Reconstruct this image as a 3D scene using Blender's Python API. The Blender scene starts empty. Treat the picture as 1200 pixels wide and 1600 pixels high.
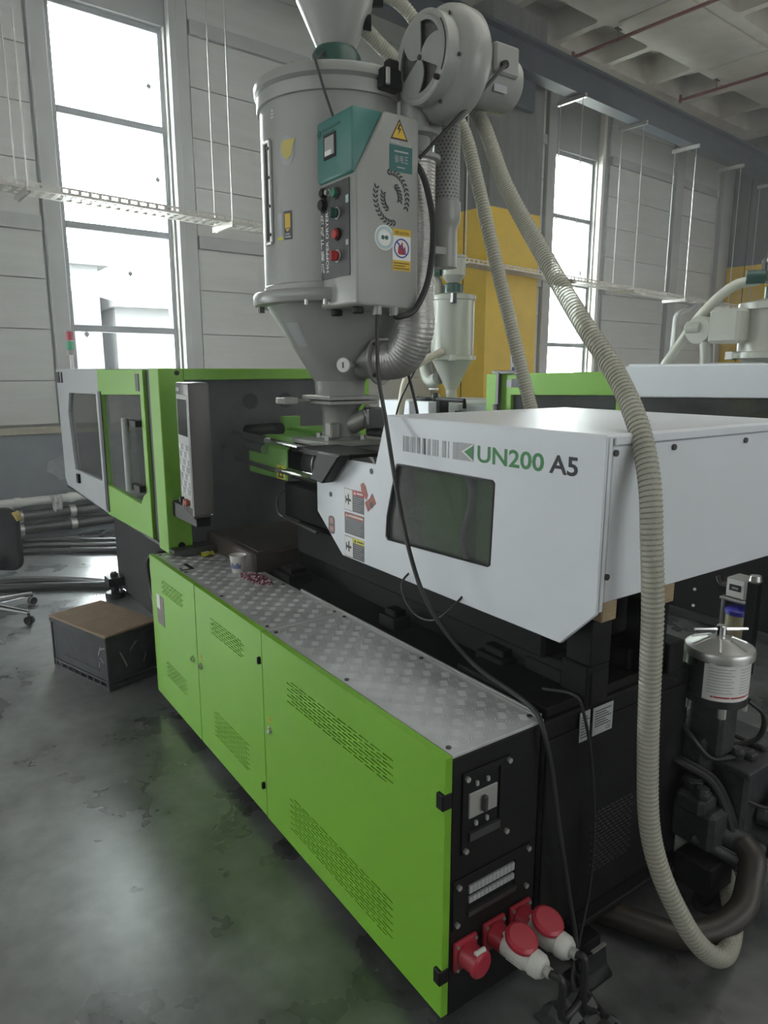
import bpy, bmesh, math, random
from mathutils import Vector, Matrix
from mathutils.geometry import tessellate_polygon
R = math.radians
random.seed(7)
S = bpy.context.scene
C = S.collection

# ------------------------------------------------------------------ camera, sky, lamps, exposure
cd = bpy.data.cameras.new('camera'); cam = bpy.data.objects.new('camera', cd); C.objects.link(cam)
cd.sensor_fit = 'VERTICAL'; cd.sensor_height = 24.0; cd.lens = 1100.0 / 1600.0 * 24.0
cd.clip_start = 0.05; cd.clip_end = 300
cam.location = (0, 0, 1.75)
cam.rotation_euler = (R(90 - 11.41), 0, R(55.1))
S.camera = cam

wd = bpy.data.worlds.new('overcast'); S.world = wd; wd.use_nodes = True
nt = wd.node_tree; bg = nt.nodes['Background']
bg.inputs['Color'].default_value = (0.94, 0.98, 1.0, 1); bg.inputs['Strength'].default_value = 24.0

def area(name, loc, rot, sx, sy, power, col=(1, 1, 1)):
    l = bpy.data.lights.new(name, 'AREA'); l.shape = 'RECTANGLE'; l.size = sx; l.size_y = sy
    l.energy = power; l.color = col
    o = bpy.data.objects.new(name, l); C.objects.link(o); o.location = loc; o.rotation_euler = rot
    return o
# soft daylight from the left, then added fill lights with no source in the hall
area('side_daylight', (-3.0, -5.6, 3.4), (R(90), 0, 0), 9.0, 3.6, 150, (0.95, 0.99, 1.0))
area('overhead_fill', (-0.6, 4.2, 5.9), (0, 0, 0), 5.0, 5.0, 95, (1.0, 0.98, 0.93))  # added overhead fill, no luminaire hangs here
area('far_side_fill', (0.5, 17.5, 3.0), (R(-80), 0, 0), 7.0, 4.0, 230, (1.0, 0.99, 0.95))  # unseen fill added to brighten the aisle floor at the right
area('back_fill', (5.6, 4.0, 2.6), (R(104), 0, R(90)), 6.0, 3.0, 140, (0.95, 0.99, 1.0))  # unseen fill added behind the camera for far wall and ceiling

vs = S.view_settings
vs.view_transform = 'Standard'; vs.look = 'None'; vs.gamma = 1.0; vs.exposure = 0.12; vs.use_curve_mapping = False
S.render.film_transparent = False

# ------------------------------------------------------------------ materials
MATS = {}
def mat(name, col, rough=0.5, metal=0.0, noise=0.0, scale=6.0, bump=0.0, bscale=60.0, spec=0.5, stretch=(1, 1, 1), rnoise=0.0, alpha=1.0, emit=None, trans=0.0):
    m = bpy.data.materials.new(name); m.use_nodes = True; t = m.node_tree
    b = t.nodes['Principled BSDF']
    b.inputs['Base Color'].default_value = (*col, 1); b.inputs['Roughness'].default_value = rough
    b.inputs['Metallic'].default_value = metal; b.inputs['Specular IOR Level'].default_value = spec
    b.inputs['Alpha'].default_value = alpha
    if trans: b.inputs['Transmission Weight'].default_value = trans
    if emit:
        b.inputs['Emission Color'].default_value = (*emit[0], 1); b.inputs['Emission Strength'].default_value = emit[1]
    if noise or bump or rnoise:
        tc = t.nodes.new('ShaderNodeNewGeometry'); mp = t.nodes.new('ShaderNodeMapping')
        mp.inputs['Scale'].default_value = stretch
        t.links.new(tc.outputs['Position'], mp.inputs['Vector'])
    if noise or rnoise:
        n = t.nodes.new('ShaderNodeTexNoise'); n.inputs['Scale'].default_value = scale; n.inputs['Detail'].default_value = 6
        n.inputs['Roughness'].default_value = 0.62
        t.links.new(mp.outputs[0], n.inputs['Vector'])
        if noise:
            r = t.nodes.new('ShaderNodeMapRange')
            r.inputs['From Min'].default_value = 0.25; r.inputs['From Max'].default_value = 0.75
            r.inputs['To Min'].default_value = 1 - noise; r.inputs['To Max'].default_value = 1 + noise
            t.links.new(n.outputs['Fac'], r.inputs['Value'])
            mx = t.nodes.new('ShaderNodeVectorMath'); mx.operation = 'SCALE'
            mx.inputs[0].default_value = col
            t.links.new(r.outputs[0], mx.inputs['Scale']); t.links.new(mx.outputs[0], b.inputs['Base Color'])
        if rnoise:
            r2 = t.nodes.new('ShaderNodeMapRange')
            r2.inputs['From Min'].default_value = 0.3; r2.inputs['From Max'].default_value = 0.7
            r2.inputs['To Min'].default_value = max(0.02, rough - rnoise); r2.inputs['To Max'].default_value = min(1, rough + rnoise)
            t.links.new(n.outputs['Fac'], r2.inputs['Value']); t.links.new(r2.outputs[0], b.inputs['Roughness'])
    if bump:
        n2 = t.nodes.new('ShaderNodeTexNoise'); n2.inputs['Scale'].default_value = bscale; n2.inputs['Detail'].default_value = 4
        t.links.new(mp.outputs[0], n2.inputs['Vector'])
        bp = t.nodes.new('ShaderNodeBump'); bp.inputs['Strength'].default_value = bump; bp.inputs['Distance'].default_value = 0.01
        t.links.new(n2.outputs['Fac'], bp.inputs['Height']); t.links.new(bp.outputs[0], b.inputs['Normal'])
    MATS[name] = m
    return m
def pane_mat(name, tint, tr, rough=0.05, gloss=0.12, grey_mix=0.0):
    """thin sheet: part lets light through tinted, part reflects"""
    m = bpy.data.materials.new(name); m.use_nodes = True; t = m.node_tree
    for n in list(t.nodes): t.nodes.remove(n)
    out = t.nodes.new('ShaderNodeOutputMaterial'); tb = t.nodes.new('ShaderNodeBsdfTransparent')
    tb.inputs[0].default_value = (*[c * tr for c in tint], 1)
    g = t.nodes.new('ShaderNodeBsdfGlossy'); g.inputs['Roughness'].default_value = rough; g.inputs[0].default_value = (0.9, 0.9, 0.9, 1)
    lw = t.nodes.new('ShaderNodeLayerWeight'); lw.inputs[0].default_value = gloss
    mx = t.nodes.new('ShaderNodeMixShader')
    t.links.new(lw.outputs['Fresnel'], mx.inputs[0]); t.links.new(tb.outputs[0], mx.inputs[1]); t.links.new(g.outputs[0], mx.inputs[2])
    last = mx
    if grey_mix:  # even grey diffuse share mixed over the whole pane
        df = t.nodes.new('ShaderNodeBsdfDiffuse'); df.inputs[0].default_value = (0.5, 0.51, 0.49, 1)
        m2 = t.nodes.new('ShaderNodeMixShader'); m2.inputs[0].default_value = grey_mix
        t.links.new(mx.outputs[0], m2.inputs[1]); t.links.new(df.outputs[0], m2.inputs[2]); last = m2
    t.links.new(last.outputs[0], out.inputs[0]); MATS[name] = m
    return m

GREEN = mat('green_paint', (0.165, 0.395, 0.020), 0.5, noise=0.04, scale=3, bump=0.05, bscale=350)
GREEND = mat('green_machinery_paint', (0.15, 0.36, 0.06), 0.45, noise=0.12, scale=9)
WHITE = mat('white_paint', (0.68, 0.71, 0.75), 0.4, noise=0.03, scale=4, bump=0.04, bscale=300)
GREYP = mat('grey_guard_paint', (0.40, 0.42, 0.43), 0.45, noise=0.04, scale=4)
HOPP = mat('hopper_grey_paint', (0.29, 0.295, 0.275), 0.33, noise=0.05, scale=4)
HOPPL = mat('far_hopper_paint', (0.40, 0.415, 0.365), 0.3, noise=0.04, scale=4)
CAST = mat('cast_grey_metal', (0.28, 0.28, 0.26), 0.45, metal=0.3, noise=0.12, scale=14)
BLACK = mat('black_paint', (0.005, 0.0053, 0.0053), 0.5, spec=0.25, noise=0.3, scale=8)
BED = mat('black_bed_paint', (0.006, 0.0064, 0.0064), 0.65, spec=0.2, noise=0.45, scale=7, bump=0.1, bscale=40)
PLATEN = mat('dusty_dark_platen', (0.085, 0.088, 0.092), 0.55, noise=0.25, scale=5)
DARKHOLE = mat('dark_hole_face', (0.035, 0.036, 0.038), 0.6)
DARKM = mat('dark_grey_metal', (0.10, 0.10, 0.10), 0.34, metal=0.75, noise=0.2, scale=5)
PUMP = mat('oily_dark_cast_metal', (0.040, 0.042, 0.044), 0.52, metal=0.3, noise=0.4, scale=18, bump=0.2, bscale=60)
STEEL = mat('bright_steel', (0.62, 0.63, 0.63), 0.2, metal=1.0, noise=0.08, scale=20)
ZINC = mat('zinc_steel', (0.55, 0.55, 0.53), 0.35, metal=0.8, noise=0.1, scale=20)
TREAD = mat('tread_aluminium', (0.54, 0.55, 0.56), 0.40, metal=0.45, noise=0.22, scale=5, rnoise=0.10)
ALUHOSE = mat('aluminium_hose', (0.42, 0.41, 0.39), 0.36, metal=0.55, noise=0.12, scale=22, bump=0.3, bscale=50)
RUBBER = mat('black_rubber', (0.014, 0.015, 0.015), 0.45)
CABLE = mat('dark_cable_sheath', (0.020, 0.021, 0.021), 0.5)
DARKHOSE = mat('brown_black_suction_hose', (0.035, 0.03, 0.024), 0.45, noise=0.3, scale=12)
RED = mat('red_plastic', (0.36, 0.022, 0.04), 0.38, noise=0.08, scale=20)
PLUGW = mat('white_plug_plastic', (0.55, 0.55, 0.52), 0.45, noise=0.12, scale=25)
GREYPL = mat('grey_plastic', (0.32, 0.32, 0.30), 0.4)
PANELG = mat('control_panel_grey', (0.095, 0.09, 0.085), 0.4)
PANELF = mat('control_panel_face', (0.46, 0.47, 0.46), 0.4, noise=0.05)
SCREEN = mat('dark_screen', (0.03, 0.035, 0.035), 0.15)
TEAL = mat('teal_plastic', (0.035, 0.16, 0.14), 0.4, noise=0.06)
TEALD = mat('teal_label', (0.02, 0.12, 0.115), 0.4)
DGREEN = mat('dark_green_cast', (0.02, 0.075, 0.06), 0.35)
DGREY = mat('dark_grey_label', (0.035, 0.035, 0.037), 0.45)
LABELW = mat('white_label_print', (0.72, 0.72, 0.70), 0.5)
LABELG = mat('grey_label_print', (0.36, 0.37, 0.38), 0.5)
INKG = mat('green_print', (0.03, 0.20, 0.055), 0.5)
INKB = mat('black_print', (0.015, 0.015, 0.017), 0.5)
INKBLUE = mat('blue_print', (0.03, 0.06, 0.30), 0.5)
INKLB = mat('pale_blue_print', (0.38, 0.50, 0.52), 0.5)
YEL = mat('yellow_label', (0.62, 0.40, 0.02), 0.5)
YELG = mat('greenish_yellow_label', (0.60, 0.58, 0.03), 0.5)
INKR = mat('red_print', (0.38, 0.02, 0.03), 0.5)
REDBR = mat('red_brown_sticker', (0.30, 0.07, 0.045), 0.5, noise=0.4, scale=60)
PINKW = mat('dull_pink_sticker', (0.42, 0.22, 0.22), 0.5, noise=0.5, scale=90)
DARKBR = mat('dark_brown_sticker', (0.10, 0.07, 0.06), 0.5, noise=0.5, scale=60)
TRAYB = mat('oily_brown_tray', (0.055, 0.042, 0.034), 0.42, noise=0.35, scale=6)
CARD = mat('worn_brown_board', (0.22, 0.15, 0.095), 0.85, noise=0.22, scale=9, bump=0.3, bscale=70)
CRATE = mat('dark_grey_crate_plastic', (0.034, 0.036, 0.039), 0.65, spec=0.3, noise=0.45, scale=9, bump=0.1, bscale=30)
SCUFF = mat('pale_scuff', (0.26, 0.27, 0.27), 0.7)
WOOD = mat('pale_wood', (0.36, 0.27, 0.16), 0.7, noise=0.2, scale=18, stretch=(1, 1, 8))
CHROME = mat('chrome', (0.75, 0.76, 0.77), 0.12, metal=1.0)
FABRIC = mat('black_fabric', (0.022, 0.024, 0.026), 0.85, bump=0.3, bscale=300)
FOAM = mat('yellow_foam', (0.55, 0.40, 0.12), 0.9)
PAPER = mat('paper_cup_white', (0.70, 0.69, 0.65), 0.6)
PVCW = mat('white_pipe', (0.74, 0.74, 0.71), 0.4)
REDPIPE = mat('red_brown_pipe', (0.16, 0.035, 0.03), 0.5, noise=0.2, scale=8)
BEAM = mat('blue_grey_steel_beam', (0.065, 0.078, 0.095), 0.5, noise=0.15, scale=3)
CONC = mat('raw_concrete', (0.50, 0.48, 0.42), 0.85, noise=0.2, scale=1.6, bump=0.25, bscale=14)
PIERC = mat('pier_concrete', (0.20, 0.205, 0.20), 0.85, noise=0.22, scale=2.2, stretch=(4, 4, 0.5), bump=0.2, bscale=14)
PIERY = mat('yellow_wall_paint', (0.86, 0.58, 0.05), 0.55, noise=0.08, scale=3, bump=0.1, bscale=30)
WALLP = mat('pale_wall_panel', (0.58, 0.585, 0.555), 0.6, noise=0.06, scale=1.5, stretch=(1, 1, 10), bump=0.06, bscale=20)
WALLB = mat('wall_grey_backing', (0.33, 0.34, 0.33), 0.7, noise=0.05, scale=2)
GIRT = mat('pale_grey_trim', (0.45, 0.46, 0.45), 0.5, noise=0.05, scale=3)
PLINTH = mat('grey_plinth', (0.20, 0.215, 0.235), 0.8, noise=0.12, scale=3, bump=0.1, bscale=20)
LEDGE = mat('cream_ledge', (0.42, 0.38, 0.29), 0.7, noise=0.2, scale=6)
ALFRAME = mat('grey_window_frame', (0.28, 0.29, 0.30), 0.4, noise=0.05)
REVEAL = mat('sunlit_white_reveal', (0.72, 0.70, 0.62), 0.5)  # white strip with its sunlit look put into the colour
TRAYM = mat('galvanised_cable_tray', (0.50, 0.48, 0.44), 0.45, metal=0.4, noise=0.2, scale=10)
OUTW = mat('pale_outdoor_render', (0.09, 0.09, 0.09), 0.9)
OUTG = mat('outdoor_asphalt', (0.07, 0.07, 0.07), 0.9)
GROUND = mat('pale_bounce_ground', (0.42, 0.42, 0.40), 0.9)  # unseen ground coloured pale to bounce daylight up to the ceiling
BAG = mat('crumpled_clear_film', (0.55, 0.56, 0.55), 0.3, noise=0.3, scale=25)
CLEAR = pane_mat('clear_window_glass', (0.97, 1.0, 0.99), 0.97, 0.02, 0.08)
TINT = pane_mat('smoked_pane', (0.82, 0.86, 0.84), 0.80, 0.06, 0.2, 0.11)
TINTD = pane_mat('dark_smoked_pane', (0.7, 0.75, 0.75), 0.35, 0.06, 0.35, 0.10)
BLUELID = mat('blue_plastic_lid', (0.03, 0.03, 0.28), 0.3)
AMBER = mat('cloudy_amber_plastic', (0.30, 0.27, 0.16), 0.3)
LAMPR = mat('red_lamp_lens', (0.40, 0.05, 0.07), 0.3)
LAMPG = mat('green_lamp_lens', (0.03, 0.30, 0.14), 0.3)
BLUEV = mat('dark_blue_motor_paint', (0.012, 0.018, 0.075), 0.45, noise=0.2, scale=15)
PELLET = mat('maroon_plastic_pellets', (0.16, 0.04, 0.07), 0.4)
PELLETW = mat('pink_white_pellets', (0.55, 0.40, 0.42), 0.4)
def hose_mat():
    m = bpy.data.materials.new('clear_pvc_hose'); m.use_nodes = True; t = m.node_tree
    b = t.nodes['Principled BSDF']
    b.inputs['Base Color'].default_value = (0.56, 0.55, 0.46, 1); b.inputs['Roughness'].default_value = 0.25
    tr = t.nodes.new('ShaderNodeBsdfTransparent'); tr.inputs[0].default_value = (0.93, 0.94, 0.90, 1)
    tl = t.nodes.new('ShaderNodeBsdfTranslucent'); tl.inputs[0].default_value = (0.62, 0.62, 0.54, 1)
    m0 = t.nodes.new('ShaderNodeMixShader'); m0.inputs[0].default_value = 0.35
    t.links.new(b.outputs[0], m0.inputs[1]); t.links.new(tl.outputs[0], m0.inputs[2])
    mx = t.nodes.new('ShaderNodeMixShader'); mx.inputs[0].default_value = 0.80
    t.links.new(tr.outputs[0], mx.inputs[1]); t.links.new(m0.outputs[0], mx.inputs[2])
    t.links.new(mx.outputs[0], t.nodes['Material Output'].inputs[0])
    return m
HOSE = hose_mat()
RING = mat('hose_wire_dark', (0.22, 0.215, 0.185), 0.4)
def floor_mat():
    m = mat('worn_concrete_floor', (0.17, 0.18, 0.175), 0.40, noise=0.0, spec=0.9)
    t = m.node_tree; b = t.nodes['Principled BSDF']
    b.inputs['Coat Weight'].default_value = 0.85; b.inputs['Coat Roughness'].default_value = 0.27
    g0 = t.nodes.new('ShaderNodeNewGeometry'); g = t.nodes.new('ShaderNodeVectorMath'); g.operation = 'MULTIPLY_ADD'
    g.inputs[1].default_value = (1, 1, 0); g.inputs[2].default_value = (3.1, 7.7, 0.37)
    t.links.new(g0.outputs['Position'], g.inputs[0])
    def N(scale, det, rough):
        n = t.nodes.new('ShaderNodeTexNoise'); n.inputs['Scale'].default_value = scale; n.inputs['Detail'].default_value = det
        n.inputs['Roughness'].default_value = rough; t.links.new(g.outputs[0], n.inputs['Vector']); return n
    a = N(2.6, 4, 0.6); c = N(13, 3, 0.6)
    mx = t.nodes.new('ShaderNodeMath'); mx.operation = 'MULTIPLY_ADD'; mx.inputs[1].default_value = 0.35
    t.links.new(c.outputs['Fac'], mx.inputs[0]); t.links.new(a.outputs['Fac'], mx.inputs[2])
    def lin(src, k, o):
        q = t.nodes.new('ShaderNodeMath'); q.operation = 'MULTIPLY_ADD'; q.inputs[1].default_value = k; q.inputs[2].default_value = o
        t.links.new(src, q.inputs[0]); return q.outputs[0]
    vm = t.nodes.new('ShaderNodeVectorMath'); vm.operation = 'SCALE'; vm.inputs[0].default_value = (0.95, 1.01, 1.0)
    t.links.new(lin(mx.outputs[0], 0.31, -0.108), vm.inputs['Scale']); t.links.new(vm.outputs[0], b.inputs['Base Color'])
    t.links.new(lin(a.outputs['Fac'], 0.32, 0.14), b.inputs['Roughness'])
    bp = t.nodes.new('ShaderNodeBump'); bp.inputs['Strength'].default_value = 0.05; bp.inputs['Distance'].default_value = 0.01
    t.links.new(c.outputs['Fac'], bp.inputs['Height']); t.links.new(bp.outputs[0], b.inputs['Normal'])
    return m
FLOOR = floor_mat()

# ------------------------------------------------------------------ mesh helpers
WL = {}                     # world position of every object's origin
def spath(pts, k=8):
    """Catmull-Rom through the points"""
    p = [Vector(q) for q in pts]; p = [2 * p[0] - p[1]] + p + [2 * p[-1] - p[-2]]; out = []
    for i in range(1, len(p) - 2):
        for j in range(k):
            t = j / k; a, b, c, d = p[i - 1], p[i], p[i + 1], p[i + 2]
            out.append(0.5 * (2 * b + (c - a) * t + (2 * a - 5 * b + 4 * c - d) * t * t + (3 * b - a - 3 * c + d) * t ** 3))
    out.append(p[-2]); return out
def even(path, step):
    out = [path[0].copy()]; acc = 0.0
    for a, b in zip(path, path[1:]):
        L = (b - a).length
        if L < 1e-9: continue
        t = step - acc
        while t <= L:
            out.append(a.lerp(b, t / L)); t += step
        acc = L - (t - step)
    return out
def frames(path):
    n = len(path); T = []
    for i in range(n):
        T.append((path[min(i + 1, n - 1)] - path[max(i - 1, 0)]).normalized())
    u = T[0].orthogonal().normalized(); fr = []
    for i in range(n):
        u = (u - T[i] * u.dot(T[i])).normalized(); fr.append((u, T[i].cross(u)))
    return fr
class MB:
    def __init__(s): s.v = []; s.f = []; s.M = None
    def add(s, vs, fs):
        o = len(s.v)
        for q in vs:
            q = Vector(q); s.v.append(s.M @ q if s.M else q)
        s.f += [tuple(o + i for i in f) for f in fs]; return s
    def box(s, x0, x1, y0, y1, z0, z1):
        v = [(x, y, z) for z in (z0, z1) for y in (y0, y1) for x in (x0, x1)]
        return s.add(v, [(0, 2, 3, 1), (4, 5, 7, 6), (0, 1, 5, 4), (2, 6, 7, 3), (0, 4, 6, 2), (1, 3, 7, 5)])
    def cbox(s, c, d): return s.box(c[0] - d[0] / 2, c[0] + d[0] / 2, c[1] - d[1] / 2, c[1] + d[1] / 2, c[2] - d[2] / 2, c[2] + d[2] / 2)
    def prism(s, pts, ax, lo, hi, holes=()):
        def P(a, b, h): return {'x': (h, a, b), 'y': (a, h, b), 'z': (a, b, h)}[ax]
        loops = [list(pts)] + [list(h) for h in holes]; flat = [q for l in loops for q in l]; n = len(flat)
        v = [P(a, b, lo) for a, b in flat] + [P(a, b, hi) for a, b in flat]; f = []
        if holes:
            for t in tessellate_polygon([[Vector((a, b, 0)) for a, b in l] for l in loops]):
                f.append(tuple(t)); f.append(tuple(i + n for i in reversed(t)))
        else:
            f.append(tuple(range(n))); f.append(tuple(range(2 * n - 1, n - 1, -1)))
        o = 0
        for l in loops:
            k = len(l)
            for i in range(k):
                a, b = o + i, o + (i + 1) % k; f.append((a, b, b + n, a + n))
            o += k
        return s.add(v, f)
    def cyl(s, p0, p1, r0, r1=None, n=16, caps=True):
        r1 = r0 if r1 is None else r1; p0, p1 = Vector(p0), Vector(p1); d = (p1 - p0).normalized()
        u = d.orthogonal().normalized(); w = d.cross(u); v = []
        for p, r in ((p0, r0), (p1, r1)):
            for i in range(n):
                a = 2 * math.pi * i / n; v.append(p + (u * math.cos(a) + w * math.sin(a)) * r)
        f = [(i, (i + 1) % n, n + (i + 1) % n, n + i) for i in range(n)]
        if caps: f += [tuple(range(n - 1, -1, -1)), tuple(range(n, 2 * n))]
        return s.add(v, f)
    def tube(s, path, r, n=8, caps=True):
        path = [Vector(p) for p in path]; fr = frames(path); v = []; f = []
        for i, p in enumerate(path):
            rr = r(i) if callable(r) else r
            for j in range(n):
                a = 2 * math.pi * j / n; v.append(p + (fr[i][0] * math.cos(a) + fr[i][1] * math.sin(a)) * rr)
        for i in range(len(path) - 1):
            for j in range(n):
                k = (j + 1) % n; f.append((i * n + j, i * n + k, (i + 1) * n + k, (i + 1) * n + j))
        if caps: f += [tuple(range(n - 1, -1, -1)), tuple(range(len(v) - n, len(v)))]
        return s.add(v, f)
    def lathe(s, prof, c, n=32, M=None):
        """prof: (radius, height) list turned about a vertical axis through c (or about M's z)"""
        v = []; f = []; m = M or Matrix.Identity(3); c = Vector(c)
        for r, z in prof:
            for j in range(n):
                a = 2 * math.pi * j / n; v.append(c + m @ Vector((r * math.cos(a), r * math.sin(a), z)))
        for i in range(len(prof) - 1):
            for j in range(n):
                k = (j + 1) % n; f.append((i * n + j, i * n + k, (i + 1) * n + k, (i + 1) * n + j))
        if prof[0][0] > 1e-6: f.append(tuple(range(n - 1, -1, -1)))
        if prof[-1][0] > 1e-6: f.append(tuple(range(len(v) - n, len(v))))
        return s.add(v, f)
    def ball(s, c, r, n=10):
        pr = [(max(1e-5, r * math.sin(math.pi * i / n)), -r * math.cos(math.pi * i / n)) for i in range(n + 1)]
        return s.lathe(pr, c, n * 2)
def axis_m(d):
    d = Vector(d).normalized(); u = d.orthogonal().normalized(); w = d.cross(u)
    return Matrix((u, w, d)).transposed()
def put(o, parent, w):
    C.objects.link(o)
    if parent is not None: o.parent = parent; o.location = w - WL[parent.name]
    else: o.location = w
    WL[o.name] = w
def build(mb, name, m, parent=None, bevel=0.0, angle=35, label=None, kind=None, fix=True, seg=1):
    bm = bmesh.new(); vv = [bm.verts.new(v) for v in mb.v]
    for f in mb.f:
        try: bm.faces.new([vv[i] for i in f])
        except ValueError: pass
    if fix: bmesh.ops.recalc_face_normals(bm, faces=bm.faces)
    if bevel:
        ed = [e for e in bm.edges if len(e.link_faces) == 2 and e.calc_face_angle(0) > R(30)]
        bmesh.ops.bevel(bm, geom=ed, offset=bevel, segments=seg, profile=0.5, affect='EDGES', clamp_overlap=True)
    me = bpy.data.meshes.new(name)
    bb = [min(v.co[i] for v in bm.verts) + max(v.co[i] for v in bm.verts) for i in range(3)]
    c = Vector(bb) / 2
    bmesh.ops.translate(bm, verts=bm.verts, vec=-c)
    bm.to_mesh(me); bm.free(); me.materials.append(m)
    me.shade_smooth(); me.set_sharp_from_angle(angle=R(angle))
    o = bpy.data.objects.new(name, me); put(o, parent, c)
    if label: o['label'] = label
    if kind: o['kind'] = kind
    return o
def thing(name, label, cat, loc, group=None):
    o = bpy.data.objects.new(name, None); o.empty_display_size = 0.1; put(o, None, Vector(loc))
    o['label'] = label; o['category'] = cat
    if group: o['group'] = group
    return o
def tag(o, label, cat, group=None):
    o['label'] = label; o['category'] = cat
    if group: o['group'] = group
    return o
def struct(o): o['kind'] = 'structure'; return o
AX = {'-y': ((1, 0, 0), (0, 0, 1)), '+x': ((0, 1, 0), (0, 0, 1)), 'z': ((1, 0, 0), (0, 1, 0))}
def text(body, name, m, parent, pos, face, h, width=None, bold=0.0, spin=0.0, axes=None, depth=0.0006, line=1.0):
    """print standing on a face: pos = left end of the base line, h = capital height"""
    cu = bpy.data.curves.new(name, 'FONT'); cu.body = body; cu.size = 1.0; cu.offset = bold; cu.space_line = line
    cu.resolution_u = 3
    ob = bpy.data.objects.new(name, cu); C.objects.link(ob)
    dg = bpy.context.evaluated_depsgraph_get()
    me = bpy.data.meshes.new_from_object(ob.evaluated_get(dg)); bpy.data.objects.remove(ob); bpy.data.curves.remove(cu)
    xs = [v.co.x for v in me.vertices]; ys = [v.co.y for v in me.vertices]
    x0, x1, y0, y1 = min(xs), max(xs), min(ys), max(ys)
    k = h / 0.73 if line == 1.0 else h; kx = k if width is None else width / (x1 - x0)
    X, Y = [Vector(a) for a in (axes or AX[face])]
    if spin:
        X, Y = X * math.cos(spin) + Y * math.sin(spin), Y * math.cos(spin) - X * math.sin(spin)
    Z = X.cross(Y); mb = MB()
    for v in me.vertices: mb.v.append(Vector(pos) + X * (v.co.x - x0) * kx + Y * v.co.y * k + Z * depth)
    mb.f = [tuple(p.vertices) for p in me.polygons]; bpy.data.meshes.remove(me)
    return build(mb, name, m, parent, fix=False)
def ngon(c, r, n, a0=0.0): return [(c[0] + r * math.cos(a0 + 2 * math.pi * i / n), c[1] + r * math.sin(a0 + 2 * math.pi * i / n)) for i in range(n)]
def rrect(x0, x1, y0, y1, r, k=4):
    out = []
    for cx, cy, a in ((x1 - r, y1 - r, 0), (x0 + r, y1 - r, 90), (x0 + r, y0 + r, 180), (x1 - r, y0 + r, 270)):
        out += [(cx + r * math.cos(R(a + 90 * i / k)), cy + r * math.sin(R(a + 90 * i / k))) for i in range(k + 1)]
    return out
def plate(name, m, parent, face, a0, a1, b0, b1, at, t=0.0012, label=None, bevel=0.0):
    """thin plate lying on a face: '-y' (x, z) at y, '+x' (y, z) at x"""
    mb = MB()
    if face == '-y': mb.box(a0, a1, at - t, at, b0, b1)
    elif face == '+x': mb.box(at, at + t, a0, a1, b0, b1)
    else: mb.box(a0, a1, b0, b1, at, at + t)
    return build(mb, name, m, parent, label=label, bevel=bevel)

# ------------------------------------------------------------------ the hall (its own axes: s along the window wall, n out of the wall)
P0 = Vector((-8.151, 1.166, 0)); TH = R(-4)
UU = Vector((math.sin(TH), math.cos(TH), 0)); NN = Vector((UU.y, -UU.x, 0))
HALL = Matrix(((UU.x, NN.x, 0, P0.x), (UU.y, NN.y, 0, P0.y), (0, 0, 1, 0), (0, 0, 0, 1)))
def HB():
    m = MB(); m.M = HALL; return m
TILT = HALL @ Matrix(((1, 0, 0, 0), (0, 1, 0, 0), (-0.025, 0, 1, 0.15), (0, 0, 0, 1)))   # the beam drops slightly to the right
def TB():
    m = MB(); m.M = TILT; return m
def hp(s, n, z): return HALL @ Vector((s, n, z))

fl = struct(build(MB().box(-10.2, 6.2, -6.3, 22, -0.2, 0), 'floor', FLOOR))
WIN = [(-7.40, -6.18), (0.52, 1.72), (8.38, 9.60), (16.25, 17.45)]
wf = build(HB().prism([(-8, -0.0), (21, -0.0), (21, 7.0), (-8, 7.0)], 'y', -0.28, 0, [[(a, 0.50 if a == 0.52 else 1.19), (b, 0.50 if a == 0.52 else 1.19), (b, 5.36), (a, 5.36)] for a, b in WIN] + [[(-4.0, 0.02), (-2.8, 0.02), (-2.8, 2.3), (-4.0, 2.3)]]), 'wall_far', WALLB)  # last hole is the added doorway that lets daylight in
struct(wf)
rows = [1.19, 1.64, 2.16, 2.66, 3.12, 3.26, 3.78, 4.30, 4.82, 5.34, 5.48, 6.0, 6.48]
bays = [(-6.1, -4.15), (-2.65, 0.30), (1.98, 3.90), (3.94, 5.64), (6.90, 8.10), (9.93, 12.03), (12.38, 13.85), (14.35, 16.0)]
for a, b in bays:
    for z0, z1 in zip(rows, rows[1:]):
        g = (z1 - z0) < 0.2
        o = build(HB().box(a, b, 0, 0.085 if g else 0.04, z0 + (0 if g else 0.004), z1 - (0 if g else 0.004)), 'girt' if g else 'wall_panel', GIRT if g else WALLP, wf, bevel=0.003)
for a, b, d in ((0.33, 0.49, 0.09), (1.76, 1.95, 0.09), (8.13, 8.34, 0.09), (12.06, 12.35, 0.12), (13.88, 14.32, 0.16)):
    build(HB().box(a, b, 0, d, 1.19, 6.48), 'pilaster', GIRT, wf, bevel=0.004)
pl = HB()
for a, b in ((-8, -4.1), (-2.7, 0.50), (1.74, 5.6)):
    build(HB().box(a, b, 0, 0.10, 0, 1.10), 'plinth', PLINTH, wf)
    build(HB().box(a, b, 0, 0.15, 1.10, 1.165), 'ledge', LEDGE, wf, bevel=0.006)
do = HB(); do.prism([(-4.1, 0), (-4.0, 0), (-4.0, 2.3), (-2.8, 2.3), (-2.8, 0), (-2.7, 0), (-2.7, 2.4), (-4.1, 2.4)], 'y', -0.28, 0.12)
struct(build(do, 'door_added', ALFRAME, bevel=0.004))            # unseen doorway added left of the frame to let daylight in
build(HB().prism([(0.12, 0.70), (0.14, 0.80), (0.22, 0.83), (0.33, 0.88), (0.36, 0.80), (0.35, 0.62), (0.24, 0.60), (0.2, 0.66)], 'y', 0.10, 0.102), 'plaster_patch', mat('grey_patch', (.27, .285, .30), .85, noise=.3, scale=9), wf)
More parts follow.
